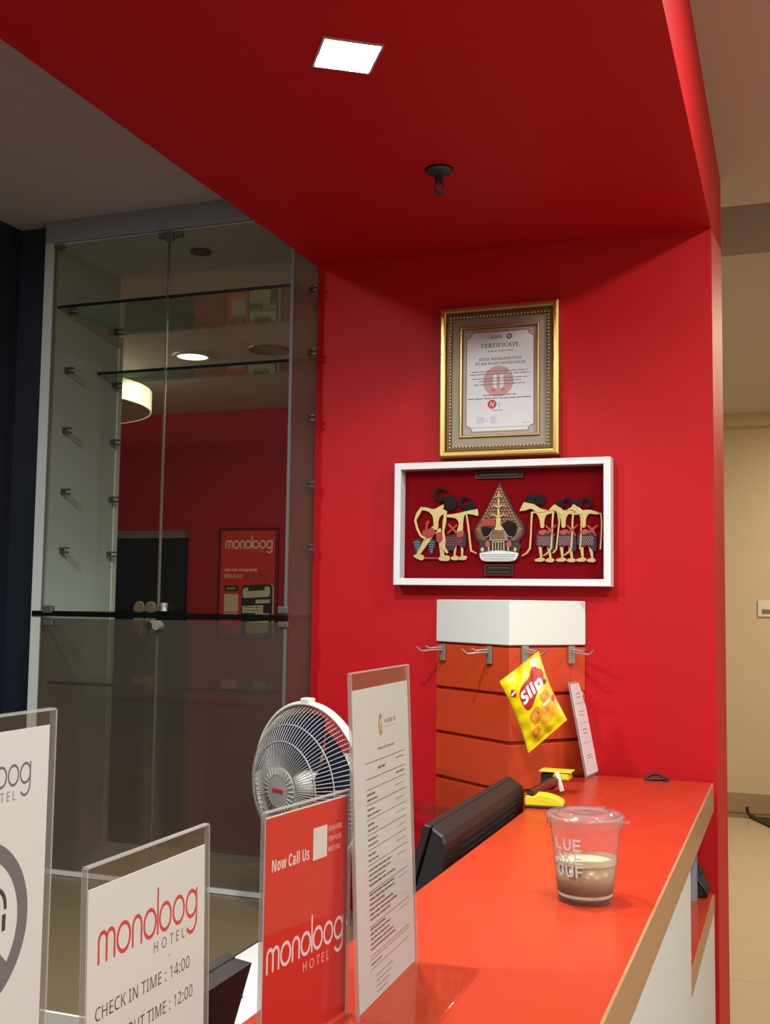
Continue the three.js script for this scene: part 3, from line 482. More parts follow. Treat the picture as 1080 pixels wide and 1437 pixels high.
// ------------------------------------------------------------------ monitor and printer on the staff desk
for (const [zc, dx, dy, label, ribbed] of [[0.685, 0, 0, 'black computer monitor with ribbed back rising above the counter edge beside the slatted column', true], [1.800, -0.024, -0.028, 'plain black computer monitor behind the check in sign', false]]) {
  const t = thing('computer_monitor', label, 'monitor', [-0.60, 0.77, zc], 0, 'monitors on the staff desk');
  // local: screen faces -x, tilted back; pivots about its top edge
  const a = 0.28, w = 0.53, h = 0.33, topX = -0.527, topY = 1.143;
  const place = (g) => g.rotateZ(-a).translate(topX + 0.60 + dx, topY - 0.77 + dy, 0);
  const s = new THREE.Shape(); if (!ribbed) { s.moveTo(0, 0); s.lineTo(0.02, 0.003); s.lineTo(0.02, -0.2); s.lineTo(0.014, -h); } else { s.moveTo(0, 0); s.lineTo(0.022, -0.006); s.lineTo(0.03, -0.016); s.lineTo(0.048, -0.09); s.lineTo(0.052, -0.20); s.lineTo(0.03, -h + 0.02); s.lineTo(0.012, -h); } s.lineTo(0, -h); s.closePath();
  part(t, 'rear_shell', place(new THREE.ExtrudeGeometry(s, { depth: w - 0.03, bevelEnabled: true, bevelThickness: 0.015, bevelSize: 0.004, bevelOffset: -0.004, bevelSegments: 2 }).translate(0, 0, -w / 2 + 0.015)), M.blackPlastic, undefined, undefined, 'black plastic back shell');
  part(t, 'bezel', place(rbox(0.012, h, w, 0.003).translate(-0.007, -h / 2, 0)), M.blackPlastic);
  part(t, 'screen', place(new THREE.BoxGeometry(0.001, h - 0.04, w - 0.03).translate(-0.0135, -h / 2, 0)), std(lin(0.02, 0.022, 0.025), 0.1));
  if (ribbed) for (let i = 0; i < 6; i++) part(t, 'vent_rib', place(new THREE.BoxGeometry(0.002, 0.004, w * 0.7).rotateZ(0.24).translate(0.0335 + i * 0.0027, -0.026 - i * 0.011, 0)), M.blackMatte);
  part(t, 'stand_neck', rbox(0.03, 0.18, 0.07, 0.006).translate(-0.005 + dx, 0.10, 0), M.blackPlastic);
  part(t, 'stand_base', rbox(0.15, 0.012, 0.22, 0.005).translate(-0.02, 0.006, 0), M.blackPlastic);
}
{
  const p = onY(0.77, 336, 1400), t = thing('red_push_pin', 'small red knob on the white staff desk beside the nearer monitor', 'pin', [p.x, 0.77, p.z]);
  part(t, 'knob', new THREE.SphereGeometry(0.0065, 16, 12).translate(0, 0.012, 0), std(lin(0.5, 0.01, 0.04), 0.3));
  part(t, 'stem', cyl(0.003, 0.006, 0.008, 14).translate(0, 0.004, 0), std(lin(0.4, 0.01, 0.03), 0.4));
}

// ------------------------------------------------------------------ desk fan
{
  const c = onZ(0.29, 434, 1100), t = thing('desk_fan', 'white desk fan with dark blue blades behind a round wire guard', 'fan', [c.x, 0.77, c.z]);
  const head = new THREE.Quaternion().setFromEuler(new THREE.Euler(0.05, -0.42, 0, 'YXZ')), hy = c.y - 0.77;
  const H = (g) => g.applyQuaternion(head).translate(0, hy, 0);     // head local: axis along +z, ring in the plane z = 0
  const R = c.distanceTo(CAM) * 112 / 1600, wire = 0.0011;
  const guard = (depth, rIn, n, f) => { const gs = []; for (let i = 0; i < n; i++) { const a = i / n * Math.PI * 2, pts = []; for (let k = 0; k <= 6; k++) { const u = k / 6, rr = R * 0.985 + (rIn - R * 0.985) * u; pts.push(V3(Math.cos(a) * rr, Math.sin(a) * rr, f * depth * Math.sin(Math.min(1, u * 1.12) * Math.PI / 2) ** 0.75)); } gs.push(tube(pts, wire, 9, 4)); } return gs; };
  const at = (u, depth) => depth * Math.sin(Math.min(1, u * 1.12) * Math.PI / 2) ** 0.75;
  const fd = 0.085, fg = guard(fd, R * 0.26, 96, 1);
  for (const u of [0.3, 0.56]) { const rr = R * 0.985 + (R * 0.26 - R * 0.985) * u; fg.push(new THREE.TorusGeometry(rr, 0.0016, 6, 64).translate(0, 0, at(u, fd) + 0.001)); }
  const pale = std(lin(0.36, 0.345, 0.32), 0.35);
  part(t, 'front_guard', H(merge(fg)), pale, undefined, undefined, 'pale radial wire guard');
  part(t, 'rear_guard', H(merge(guard(0.07, R * 0.3, 72, -1))), pale);
  part(t, 'guard_rim', H(new THREE.TorusGeometry(R, 0.006, 10, 80).scale(1, 1, 1.9)), M.cream, undefined, undefined, 'cream plastic rim band');
  part(t, 'rim_clip', H(rbox(0.03, 0.014, 0.022, 0.004).translate(0, R + 0.006, 0)), M.cream);
  const badge = part(t, 'guard_badge', H(lathe([[0, 0.006], [R * 0.2, 0.005], [R * 0.27, 0.001], [R * 0.28, -0.004], [0, -0.004]], 40).rotateX(Math.PI / 2).translate(0, 0, fd + 0.002)), std(lin(0.30, 0.28, 0.26), 0.4), undefined, undefined, 'grey ribbed centre badge');
  const ribs = []; for (let i = 0; i < 28; i++) { const a = i / 28 * Math.PI * 2; ribs.push(bar(V3(Math.cos(a) * R * 0.19, Math.sin(a) * R * 0.19, fd + 0.008), V3(Math.cos(a) * R * 0.27, Math.sin(a) * R * 0.27, fd + 0.0045), 0.0016, 5)); }
  part(badge, 'badge_ribs', H(merge(ribs)), pale);
  part(badge, 'badge_mark', H(new THREE.BoxGeometry(0.034, 0.007, 0.002).translate(0, 0, fd + 0.0085)), std(lin(0.45, 0.02, 0.03), 0.5), undefined, undefined, 'red mark');
  const blade = std(lin(0.012, 0.016, 0.045), 0.25);
  for (let i = 0; i < 3; i++) {
    const g = new THREE.BufferGeometry(), pos = [], idx = [], N = 14, K = 8;
    for (const side of [0, 1]) for (let k = 0; k <= K; k++) for (let j = 0; j <= N; j++) { const r = R * (0.2 + 0.68 * k / K), a0 = 0.25 + 0.32 * (k / K), sw = 1.55 + 0.25 * (k / K), a = i * Math.PI * 2 / 3 + 0.7 + a0 + sw * j / N; pos.push(Math.cos(a) * r, Math.sin(a) * r, 0.012 + (j / N - 0.5) * 0.035 * (0.6 + 0.4 * k / K) + (side ? -0.0022 : 0)); }
    const row = N + 1, lay = row * (K + 1);
    for (let k = 0; k < K; k++) for (let j = 0; j < N; j++) { const a = k * row + j; idx.push(a, a + row, a + 1, a + 1, a + row, a + row + 1, a + lay, a + 1 + lay, a + row + lay, a + 1 + lay, a + row + 1 + lay, a + row + lay); }
    g.setAttribute('position', new THREE.Float32BufferAttribute(pos, 3)); g.setIndex(idx); g.computeVertexNormals();
    part(t, 'blade', H(g), blade, undefined, undefined, 'dark navy fan blade');
  }
  part(t, 'hub', H(lathe([[0, 0.045], [0.014, 0.043], [0.024, 0.034], [0.03, 0.012], [0.031, -0.012], [0, -0.012]], 28).rotateX(Math.PI / 2)), M.whitePlastic, undefined, undefined, 'white spinner hub');
  part(t, 'motor_housing', H(lathe([[0, -0.15], [0.03, -0.148], [0.05, -0.13], [0.056, -0.10], [0.056, -0.07], [0.04, -0.06], [0, -0.06]], 28).rotateX(Math.PI / 2)), M.whitePlastic);
  part(t, 'stand_neck', lathe([[0.016, 0.02], [0.014, hy - 0.09], [0.02, hy - 0.05], [0.02, hy - 0.03], [0, hy - 0.03]], 20).translate(0.04, 0, -0.088), M.whitePlastic);
  part(t, 'stand_base', lathe([[0, 0.03], [0.05, 0.028], [0.085, 0.018], [0.092, 0.006], [0.092, 0], [0, 0]], 40), M.whitePlastic);
}

// ------------------------------------------------------------------ slat display column in the corner by the wall
const colR = onZ(0.004, 821, 920), colF = onZ(0.17, 714, 920), colL = onZ(0.004, 612, 920);
{
  const t = thing('slat_display_column', 'orange red slatted display column with white header box and metal hooks', 'display stand', [colF.x, 0, 0.08]);
  const O = t.position, tri = (grow) => {
    const c = [(colL.x + colR.x) / 2, 0.02], pts = [[colL.x, 0.004], [colF.x, colF.z], [colR.x, 0.004]].map(([x, z]) => [c[0] + (x - c[0]) * grow, z <= 0.01 ? 0.004 : c[1] + (z - c[1]) * grow]);
    return new THREE.Shape(pts.map(([x, z]) => new THREE.Vector2(x - O.x, -(z - O.z))));
  };
  const prism = (grow, y0, y1, bev = 0) => new THREE.ExtrudeGeometry(tri(grow), { depth: y1 - y0 - 2 * bev, bevelEnabled: bev > 0, bevelThickness: bev, bevelSize: bev, bevelOffset: -bev, bevelSegments: 2 }).rotateX(-Math.PI / 2).translate(0, y0 + bev, 0);
  const yAt = (v) => onZ(colF.z, 714, v).y;
  const top = yAt(842), hb = yAt(906);
  part(t, 'header_box', prism(1.0, hb, top, 0.002), M.whitePlastic, undefined, undefined, 'white header box');
  part(t, 'core', prism(0.90, 0, hb), M.slat);
  const ys = [hb - 0.006]; { const pitch = (yAt(976) - yAt(1044)); let y = yAt(976) + pitch; ys.length = 0; while (y > 0.08) { ys.push(y); y -= pitch; }
    ys.forEach((y, i) => { const y1 = i ? y - 0.004 : hb - 0.006, y0 = (ys[i + 1] ?? 0) + 0.004; if (y1 - y0 > 0.02) part(t, 'slat', prism(0.995, y0, y1, 0.0015), M.slat); }); }
  // hooks: plate + bent double prong
  const faceHook = (u, v, side) => {
    const A = side < 0 ? V3(colL.x, 0, 0.004) : V3(colR.x, 0, 0.004), B = V3(colF.x, 0, colF.z), d = B.clone().sub(A).normalize(), n = side < 0 ? V3(-d.z, 0, d.x) : V3(d.z, 0, -d.x); if (n.z < 0) n.negate();
    const r = ray(u, v), k = A.clone().sub(CAM).dot(n) / r.dot(n), p = r.multiplyScalar(k).add(CAM).sub(O), m = new THREE.Group();
    const q = new THREE.Quaternion().setFromUnitVectors(V3(0, 0, 1), n);
    const h = new THREE.Mesh(rbox(0.017, 0.04, 0.006, 0.001).applyQuaternion(q), M.steel); shadow(h); h.name = 'hook_plate'; h.position.copy(p).addScaledVector(n, 0.004); t.add(h);
    const pr = (dy, L, up) => tube([V3(0, dy, 0.003), V3(0, dy - 0.001, L * 0.5), V3(0, dy - 0.002, L * 0.82), V3(0, dy + up * 0.5, L * 0.94), V3(0, dy + up, L)], 0.0023, 20, 6).applyQuaternion(q);
    part(h, 'prong', merge([pr(0.006, 0.078, 0.008), pr(0.012, 0.05, 0.003)]), M.chrome, undefined, undefined, 'bent chrome wire');
    return { p: p.clone().add(O), n };
  };
  faceHook(623, 915, -1); faceHook(688, 919, -1); faceHook(735, 919, 1); faceHook(800, 919, 1);
}
{ // clear acrylic pocket hooked on the slats beside the monitor
  const p = onZ(0.14, 640, 1112), t = thing('acrylic_pocket', 'clear acrylic brochure pocket on the lower slats of the display column', 'brochure holder', [p.x, p.y - 0.045, p.z], -0.60);
  part(t, 'back_sheet', rbox(0.15, 0.09, 0.003, 0.001, 1).translate(0, 0.045, 0.0), M.acrylic);
  part(t, 'tray_sheet', rbox(0.15, 0.003, 0.07, 0.001, 1).translate(-0.0, 0.0015, 0.036), M.acrylic);
  part(t, 'front_lip', rbox(0.15, 0.03, 0.003, 0.001, 1).translate(0, 0.015, 0.072), M.acrylic);
}

// ------------------------------------------------------------------ snack bag on the hook
{
  const c = onZ(0.235, 748, 984), t = thing('snack_bag', 'yellow crimped snack bag hanging tilted from a display hook', 'snack bag', [c.x, c.y, c.z]);
  const W = 0.104, H = 0.160, N = 36, pos = [], uv = [], idx = [];
  const dir = CAM.clone().sub(c).normalize(), q = new THREE.Quaternion().setFromRotationMatrix(new THREE.Matrix4().lookAt(CAM, c, V3(0, 1, 0)));
  q.multiply(new THREE.Quaternion().setFromEuler(new THREE.Euler(0.05, -0.12, 0.40)));
  const shape = (u, v, s) => {
    const x = (u - 0.5) * W * (1 - 0.10 * Math.sin(Math.PI * v)), y = (v - 0.5) * H + 0.006 * (u - 0.5) * Math.sin(v * 5) + 0.34 * x;
    const e = Math.max(0, Math.sin(Math.PI * u)) ** 0.62 * Math.max(0, Math.sin(Math.PI * Math.min(1, Math.max(0, (v - 0.05) / 0.9)))) ** 0.5;
    const wr = 0.0022 * Math.sin(u * 21 + v * 9) * Math.exp(-(((v - 0.1) / 0.16) ** 2)) + 0.0022 * Math.sin(u * 19 - v * 8) * Math.exp(-(((v - 0.9) / 0.14) ** 2)) + 0.0016 * Math.sin(v * 34 + u * 6) * Math.exp(-(((u - 0.06) / 0.2) ** 2));
    const fold = 0.011 * Math.exp(-(((u - 0.42) / 0.10) ** 2)) * Math.exp(-(((v - 1) / 0.16) ** 2));
    return [x, y, s * (0.019 * e + 0.0004) + wr * (0.4 + e) - fold * (v > 0.6 ? 1 : 0)];
  };
  const mk = (s) => { const g = new THREE.PlaneGeometry(1, 1, N, N), p = g.attributes.position, uu = g.attributes.uv; for (let i = 0; i < p.count; i++) p.setXYZ(i, ...shape(uu.getX(i), uu.getY(i), s)); if (s < 0) { const k = g.index.array; for (let i = 0; i < k.length; i += 3) [k[i], k[i + 1]] = [k[i + 1], k[i]]; } g.computeVertexNormals(); return g.applyQuaternion(q); };
  const bagTex = tex(720, 1100, (g, w, h) => {
    g.fillStyle = '#f3d80e'; g.fillRect(0, 0, w, h);
    g.fillStyle = '#f7b52a'; g.beginPath(); g.ellipse(w * 0.95, h * 0.5, w * 0.12, h * 0.4, 0.1, 0, 7); g.fill();
    g.fillStyle = '#e9e2cf'; g.beginPath(); g.ellipse(w * 0.84, h * 0.09, w * 0.10, h * 0.05, 0.5, 0, 7); g.fill(); g.fillStyle = '#d9706e'; g.fillRect(w * 0.80, h * 0.075, w * 0.07, h * 0.016);
    g.fillStyle = '#b5201f'; g.beginPath(); g.moveTo(w * 0.27, h * 0.46); g.bezierCurveTo(w * 0.2, h * 0.22, w * 0.5, h * 0.24, w * 0.66, h * 0.2); g.bezierCurveTo(w * 0.72, h * 0.10, w * 0.84, h * 0.10, w * 0.86, h * 0.18); g.bezierCurveTo(w * 1.02, h * 0.22, w * 0.96, h * 0.38, w * 0.82, h * 0.42); g.bezierCurveTo(w * 0.6, h * 0.46, w * 0.5, h * 0.58, w * 0.38, h * 0.56); g.bezierCurveTo(w * 0.3, h * 0.56, w * 0.28, h * 0.5, w * 0.27, h * 0.46); g.fill();
    g.save(); g.translate(w * 0.29, h * 0.465); g.rotate(-0.12); g.fillStyle = '#fdf3f0'; g.strokeStyle = '#fdf3f0'; g.lineWidth = 10; g.lineJoin = 'round'; g.font = `bold ${h * 0.205}px sans-serif`; const m = g.measureText('Siip').width; g.transform(w * 0.60 / m, 0, -0.1, 1, 0, 0); g.fillText('Siip', 0, 0); g.strokeText('Siip', 0, 0); g.restore();
    g.fillStyle = '#b5201f'; g.save(); g.translate(w * 0.17, h * 0.25); g.rotate(-0.15); g.beginPath(); g.moveTo(-70, 0); g.lineTo(0, -70); g.lineTo(70, 0); g.lineTo(0, 70); g.fill(); g.fillStyle = '#f6e6e2'; g.fillRect(-50, -14, 100, 28); g.restore();
    g.strokeStyle = '#fbf6c8'; g.lineWidth = 6; for (let i = 0; i < 9; i++) { g.beginPath(); g.arc(w * (0.38 + i * 0.04), h * (0.2 - i * 0.011), 10, 0.4, 3.4); g.stroke(); }
    const puff = (x, y, rx, ry, a) => { g.save(); g.translate(w * x, h * y); g.rotate(a); g.fillStyle = '#d9822a'; g.beginPath(); g.roundRect(-rx, -ry, rx * 2, ry * 2, ry * 0.7); g.fill(); g.fillStyle = '#eda04a'; g.beginPath(); g.ellipse(-rx * 0.25, -ry * 0.2, rx * 0.5, ry * 0.5, 0, 0, 7); g.fill(); g.fillStyle = '#8d4a1c'; g.beginPath(); g.ellipse(rx * 0.45, 0, rx * 0.12, ry * 0.22, 0, 0, 7); g.fill(); g.restore(); };
    g.fillStyle = '#e8a526'; g.beginPath(); g.ellipse(w * 0.72, h * 0.74, w * 0.24, h * 0.12, -0.6, 0, 7); g.fill();
    puff(0.80, 0.56, 80, 66, -0.1); puff(0.46, 0.68, 110, 92, -0.3); puff(0.33, 0.85, 80, 60, -0.2); puff(0.70, 0.72, 60, 40, 0.1);
    g.fillStyle = '#f4efe2'; g.beginPath(); g.ellipse(w * 0.78, h * 0.635, w * 0.11, h * 0.03, 0, 0, Math.PI); g.fill();
    g.fillStyle = '#7a1d3c'; g.beginPath(); g.ellipse(w * 0.92, h * 0.40, w * 0.05, h * 0.035, 0, 0, 7); g.fill();
    g.fillStyle = '#c92a3a'; g.beginPath(); g.ellipse(w * 0.95, h * 0.66, w * 0.04, h * 0.04, 0.3, 0, 7); g.fill();
  });
  part(t, 'front_film', mk(1), phys(0xffffff, 0.32, { map: bagTex, clearcoat: 0.3 }), undefined, undefined, 'printed yellow front');
  part(t, 'back_film', mk(-1), phys(lin(0.80, 0.60, 0.02), 0.3, {}));
  const crimp = (v) => { const gs = []; for (let i = 0; i < 26; i++) { const u = (i + 0.5) / 26, a = shape(u, v - 0.022, 1), b = shape(u, v + 0.022, 1); gs.push(bar(V3(...a), V3(...b), 0.0009, 4)); } return merge(gs).applyQuaternion(q); };
  part(t, 'crimp_seal', crimp(0.975), M.yellow); part(t, 'crimp_seal', crimp(0.025), M.yellow);
}

// ------------------------------------------------------------------ framed certificate
{
  const x0 = -0.812, x1 = -0.515, y0 = 1.8415, y1 = 2.216, w = x1 - x0, h = y1 - y0;
  const t = thing('framed_certificate', 'gold framed certificate with linen mat hung on the red wall', 'picture frame', [(x0 + x1) / 2, y0, 0.0], 0);
  const P = (name, g, m, label) => part(t, name, g.translate(0, h / 2, 0), m, undefined, undefined, label);
  P('backing', box(-w / 2 + 0.004, w / 2 - 0.004, -h / 2 + 0.004, h / 2 - 0.004, 0.002, 0.008), M.darkGold);
  P('outer_moulding', ring(w, h, 0.016, 0.030, 0.005).translate(0, 0, 0.002), M.gold, 'polished gold outer moulding');
  P('inner_moulding', ring(w - 0.03, h - 0.03, 0.013, 0.020, 0.003).translate(0, 0, 0.002), M.darkGold, 'dark carved inner moulding');
  const bead = []; { const bw = w - 0.052, bh = h - 0.052, n1 = 30, n2 = 40; for (let i = 0; i < n1; i++) for (const s of [-1, 1]) bead.push(new THREE.SphereGeometry(0.0028, 7, 5).translate(-bw / 2 + bw * i / (n1 - 1), s * bh / 2, 0.022)); for (let i = 1; i < n2 - 1; i++) for (const s of [-1, 1]) bead.push(new THREE.SphereGeometry(0.0028, 7, 5).translate(s * bw / 2, -bh / 2 + bh * i / (n2 - 1), 0.022)); }
  P('beading', merge(bead), M.brass, 'gold beading').userData.kind = 'stuff';
  P('mat_board', ring(w - 0.05, h - 0.05, 0.030, 0.006).translate(0, 0, 0.008), M.linen, 'beige linen mat');
  P('slip', ring(w - 0.098, h - 0.098, 0.006, 0.011, 0.002).translate(0, 0, 0.008), M.gold, 'narrow gold slip');
  const cw = w - 0.106, ch = h - 0.106;
  sheet(cw, ch, 0.001, print(tex(1000, Math.round(1000 * ch / cw), (g, W, H) => {
    g.fillStyle = '#b9b5b4'; g.fillRect(0, 0, W, H); g.fillStyle = '#f1eff1'; const m = W * 0.055, n = W * 0.10;
    g.beginPath(); g.moveTo(m + n, m); g.lineTo(W - m - n, m); g.arc(W - m, m, n * 0.75, Math.PI, Math.PI / 2, true); g.lineTo(W - m, H - m - n); g.arc(W - m, H - m, n * 0.75, -Math.PI / 2, Math.PI, true); g.lineTo(m + n, H - m); g.arc(m, H - m, n * 0.75, 0, -Math.PI / 2, true); g.lineTo(m, m + n); g.arc(m, m, n * 0.75, Math.PI / 2, 0, true); g.closePath(); g.fill(); g.strokeStyle = '#a77f3a'; g.lineWidth = W * 0.016; g.stroke();
    const C = (s, y, cap, wid, font = 'serif', wt = 'bold', col = '#33302f') => fit(g, s, W * (0.5 - wid / 2), H * y, W * wid, cap, col, font, wt);
    fit(g, 'KAN', W * 0.38, H * 0.105, W * 0.15, W * 0.045, '#2b62b0', 'sans-serif', 'bold'); g.strokeStyle = '#c34b4b'; g.lineWidth = 6; g.beginPath(); g.arc(W * 0.365, H * 0.09, W * 0.022, 0.5, 5); g.stroke();
    g.fillStyle = '#6b4a3a'; g.beginPath(); g.arc(W * 0.62, H * 0.09, W * 0.036, 0, 7); g.fill(); g.fillStyle = '#efe9e4'; g.beginPath(); g.arc(W * 0.62, H * 0.09, W * 0.016, 0, 7); g.fill();
    C('CERTIFICATE', 0.185, W * 0.052, 0.50); greek(g, W * 0.34, H * 0.225, W * 0.34, H * 0.008, '#8b8788', 4);
    g.fillStyle = '#cfa7a2'; g.beginPath(); g.arc(W * 0.48, H * 0.50, W * 0.20, 0, 7); g.fill(); g.fillStyle = '#f1eff1'; g.fillRect(W * 0.41, H * 0.44, W * 0.05, H * 0.13); g.fillRect(W * 0.50, H * 0.44, W * 0.05, H * 0.13); g.beginPath(); g.moveTo(W * 0.55, H * 0.45); g.lineTo(W * 0.66, H * 0.40); g.lineTo(W * 0.63, H * 0.43); g.fill();
    C('HOTEL MONOLOOG SOLO', 0.305, W * 0.036, 0.56); C('(PT RED PLANET HOTELS SOLO)', 0.345, W * 0.034, 0.66);
    for (const [y, a, b] of [[0.41, 0.13, 0.87], [0.435, 0.10, 0.9], [0.475, 0.13, 0.87], [0.50, 0.22, 0.78], [0.53, 0.16, 0.84]]) greek(g, W * a, H * y, W * (b - a), H * 0.007, '#6c6869', 8);
    g.fillStyle = '#c9793a'; for (const sx of [0.42, 0.54]) { g.beginPath(); for (let i = 0; i < 10; i++) { const a = i * Math.PI / 5 - Math.PI / 2, r = W * (i % 2 ? 0.016 : 0.04); g.lineTo(W * sx + Math.cos(a) * r, H * 0.575 + Math.sin(a) * r); } g.fill(); }
    greek(g, W * 0.28, H * 0.63, W * 0.44, H * 0.008, '#5e5a5c', 5); greek(g, W * 0.08, H * 0.66, W * 0.84, H * 0.008, '#5e5a5c', 8);
    g.fillStyle = '#c52a36'; g.beginPath(); g.arc(W * 0.40, H * 0.71, W * 0.058, 0, 7); g.fill(); g.strokeStyle = '#f3e9ea'; g.lineWidth = 9; g.beginPath(); g.moveTo(W * 0.375, H * 0.73); g.lineTo(W * 0.39, H * 0.69); g.lineTo(W * 0.41, H * 0.73); g.lineTo(W * 0.43, H * 0.69); g.stroke();
    g.strokeStyle = '#444'; g.lineWidth = 4; g.beginPath(); g.moveTo(W * 0.52, H * 0.695); g.bezierCurveTo(W * 0.46, H * 0.71, W * 0.51, H * 0.73, W * 0.49, H * 0.75); g.stroke(); greek(g, W * 0.40, H * 0.77, W * 0.14, H * 0.007, '#7c7879', 2);
    for (let i = 0; i < 5; i++) { greek(g, W * 0.20, H * (0.83 + i * 0.013), W * (0.08 + rnd() * 0.08), H * 0.004, '#9a9697', 2); greek(g, W * 0.38, H * (0.83 + i * 0.013), W * 0.08, H * 0.004, '#9a9697', 2); }
    greek(g, W * 0.80, H * 0.89, W * 0.1, H * 0.004, '#9a9697', 2); greek(g, W * 0.12, H * 0.925, W * 0.76, H * 0.005, '#a3a0a1', 10);
  })), M.paper, t, 'certificate_paper', [0, h / 2, 0.0095]);
  P('glazing', box(-w / 2 + 0.026, w / 2 - 0.026, -h / 2 + 0.026, h / 2 - 0.026, 0.0195, 0.021), M.clear, 'clear glass');
}

// ------------------------------------------------------------------ shadow box with brass puppets
{
  const x0 = -0.9215, x1 = -0.3915, y0 = 1.5295, y1 = 1.8300, w = x1 - x0, h = y1 - y0, D = 0.042;
  const t = thing('puppet_shadow_box', 'white framed shadow box with brass puppets and leaf shaped emblem on maroon cloth', 'picture frame', [(x0 + x1) / 2, y0, 0.001]);
  const P = (name, g, m, label, parent = t) => part(parent, name, g, m, undefined, undefined, label);
  P('frame', ring(w, h, 0.0165, D, 0.0015).translate(0, h / 2, 0), M.frameWhite, 'white wooden frame');
  P('cloth_backing', box(-w / 2 + 0.016, w / 2 - 0.016, 0.016, h - 0.016, 0.001, 0.006), M.maroonCloth, 'maroon velvet backing');
  // the photograph's crop of the box: pixel -> box coordinates
  const U = (px) => (px - 705.5) / 303.5 * w, Vv = (py) => h - (py - 645.5) / 176.5 * h;
  const toP = (z0x, z0y, k) => ([x, y]) => new THREE.Vector2(U(z0x + x / k), Vv(z0y + y / k));
  const A = toP(560, 645, 6.75), B = toP(700, 645, 6.353), K = toP(640, 670, 8.307);
  const ex = (sh, d, z, bev = 0.0009) => new THREE.ExtrudeGeometry(sh, { depth: d, bevelEnabled: true, bevelThickness: bev, bevelSize: bev * 0.6, bevelSegments: 2, curveSegments: 6 }).translate(0, 0, z);
  const poly = (pts, m, d = 0.003, z = 0.011, smooth = true) => { const v = pts.map(m), s = new THREE.Shape(); if (smooth) { const c = new THREE.SplineCurve([...v, v[0]]); s.setFromPoints(c.getPoints(pts.length * 4).slice(0, -1)); } else s.setFromPoints(v); return ex(s, d, z); };
  const ribbon = (pts, m, d = 0.003, z = 0.0115, thin = 0.68) => {   // [x, y, width] in crop pixels -> a tapering strip
    const L = [], R = []; pts.forEach(([x, y, wd0], i) => { const wd = wd0 * thin; const a = pts[Math.max(0, i - 1)], b = pts[Math.min(pts.length - 1, i + 1)], dx = b[0] - a[0], dy = b[1] - a[1], l = Math.hypot(dx, dy) || 1; L.push([x - dy / l * wd / 2, y + dx / l * wd / 2]); R.push([x + dy / l * wd / 2, y - dx / l * wd / 2]); });
    return ex(new THREE.Shape([...L, ...R.reverse()].map(m)), d, z);
  };
  const curl = (cx, cy, r, th0, m, a0 = 0, a1 = 5.6) => { const pts = [], th = th0 * 1.25; for (let i = 0; i <= 22; i++) { const a = a0 + (a1 - a0) * i / 22; pts.push([cx + Math.cos(a) * r, cy + Math.sin(a) * r, th * (1 - 0.45 * i / 22)]); } return ribbon(pts, m, 0.003, 0.0125); };
  const hairM = phys(lin(0.008, 0.006, 0.007), 0.6, { specularIntensity: 0.25 }), cloth = phys(lin(0.035, 0.035, 0.045), 0.7, { specularIntensity: 0.3 }), redM = std(lin(0.30, 0.025, 0.025), 0.6), orangeM = std(lin(0.36, 0.05, 0.025), 0.6), paleG = std(lin(0.24, 0.24, 0.27), 0.6), blueG = std(lin(0.16, 0.18, 0.22), 0.6);
  const checks = (cx, cy, cw, ch, m, rows, cols) => { const gs = []; for (let r = 0; r < rows; r++) for (let c = 0; c < cols; c++) { const x = cx + cw * ((c + (r % 2) * 0.5) / cols), y = cy + ch * r / rows, a = cw / cols * 0.36; gs.push(ex(new THREE.Shape([[x, y - a], [x + a, y], [x, y + a], [x - a, y]].map(m)), 0.0006, 0.0168, 0.0002)); } return merge(gs); };
  const each = (name, list, m, label, parent) => list.forEach((g) => P(name, g, m, label, parent));
  const puppet = (label) => { const g = new THREE.Group(); g.name = 'puppet'; g.userData.label = label; t.add(g); return g; };
  { // tall striding puppet
    const g = puppet('tall striding brass puppet');
    P('body', merge([poly([[188, 430], [250, 436], [325, 452], [375, 428], [425, 408], [440, 432], [408, 445], [452, 478], [445, 492], [395, 515], [368, 565], [362, 640], [318, 645], [322, 590], [308, 515], [260, 470], [190, 456]], A), ribbon([[335, 640, 95], [270, 730, 85], [210, 830, 60], [165, 900, 42]], A), ribbon([[360, 650, 90], [392, 740, 66], [405, 850, 52], [412, 915, 56]], A), poly([[120, 905], [180, 890], [225, 915], [210, 950], [150, 930]], A), poly([[380, 920], [430, 905], [478, 915], [470, 955], [385, 950]], A)]), M.brass, 'brass body', g);
    P('arm', ribbon([[200, 446, 34], [168, 495, 50], [140, 560, 26], [160, 640, 26], [195, 710, 24], [245, 740, 34]], A, 0.003, 0.0145), M.brass, undefined, g);
    P('arm', ribbon([[440, 490, 30], [432, 580, 46], [420, 675, 22], [432, 760, 34], [425, 830, 44], [465, 880, 30]], A, 0.003, 0.0145), M.brass, undefined, g);
    P('hair', merge([curl(393, 305, 56, 40, A, 0.9, 5.9), poly([[440, 340], [500, 315], [545, 390], [540, 440], [490, 465], [430, 440], [430, 390]], A, 0.004, 0.0125)]), hairM, 'black curled hair', g);
    each('skirt', [poly([[115, 765], [185, 738], [200, 790], [165, 885], [140, 880]], A, 0.002, 0.009), poly([[268, 765], [335, 745], [328, 830], [295, 900], [272, 850]], A, 0.002, 0.009)], cloth, 'dark folded cloth', g);
    P('pattern', merge([0, 1, 2, 3, 4].flatMap((i) => [ribbon([[122 + i * 8, 778 + i * 22, 12], [150 + i * 4, 768 + i * 22, 12], [190 - i * 6, 780 + i * 22, 12]], A, 0.001, 0.0128), ribbon([[272 + i * 5, 778 + i * 24, 12], [300, 768 + i * 24, 12], [328 - i * 5, 780 + i * 24, 12]], A, 0.001, 0.0128)])), blueG, undefined, g);
    P('pattern', checks(225, 665, 110, 60, A, 3, 5), M.brass, undefined, g);
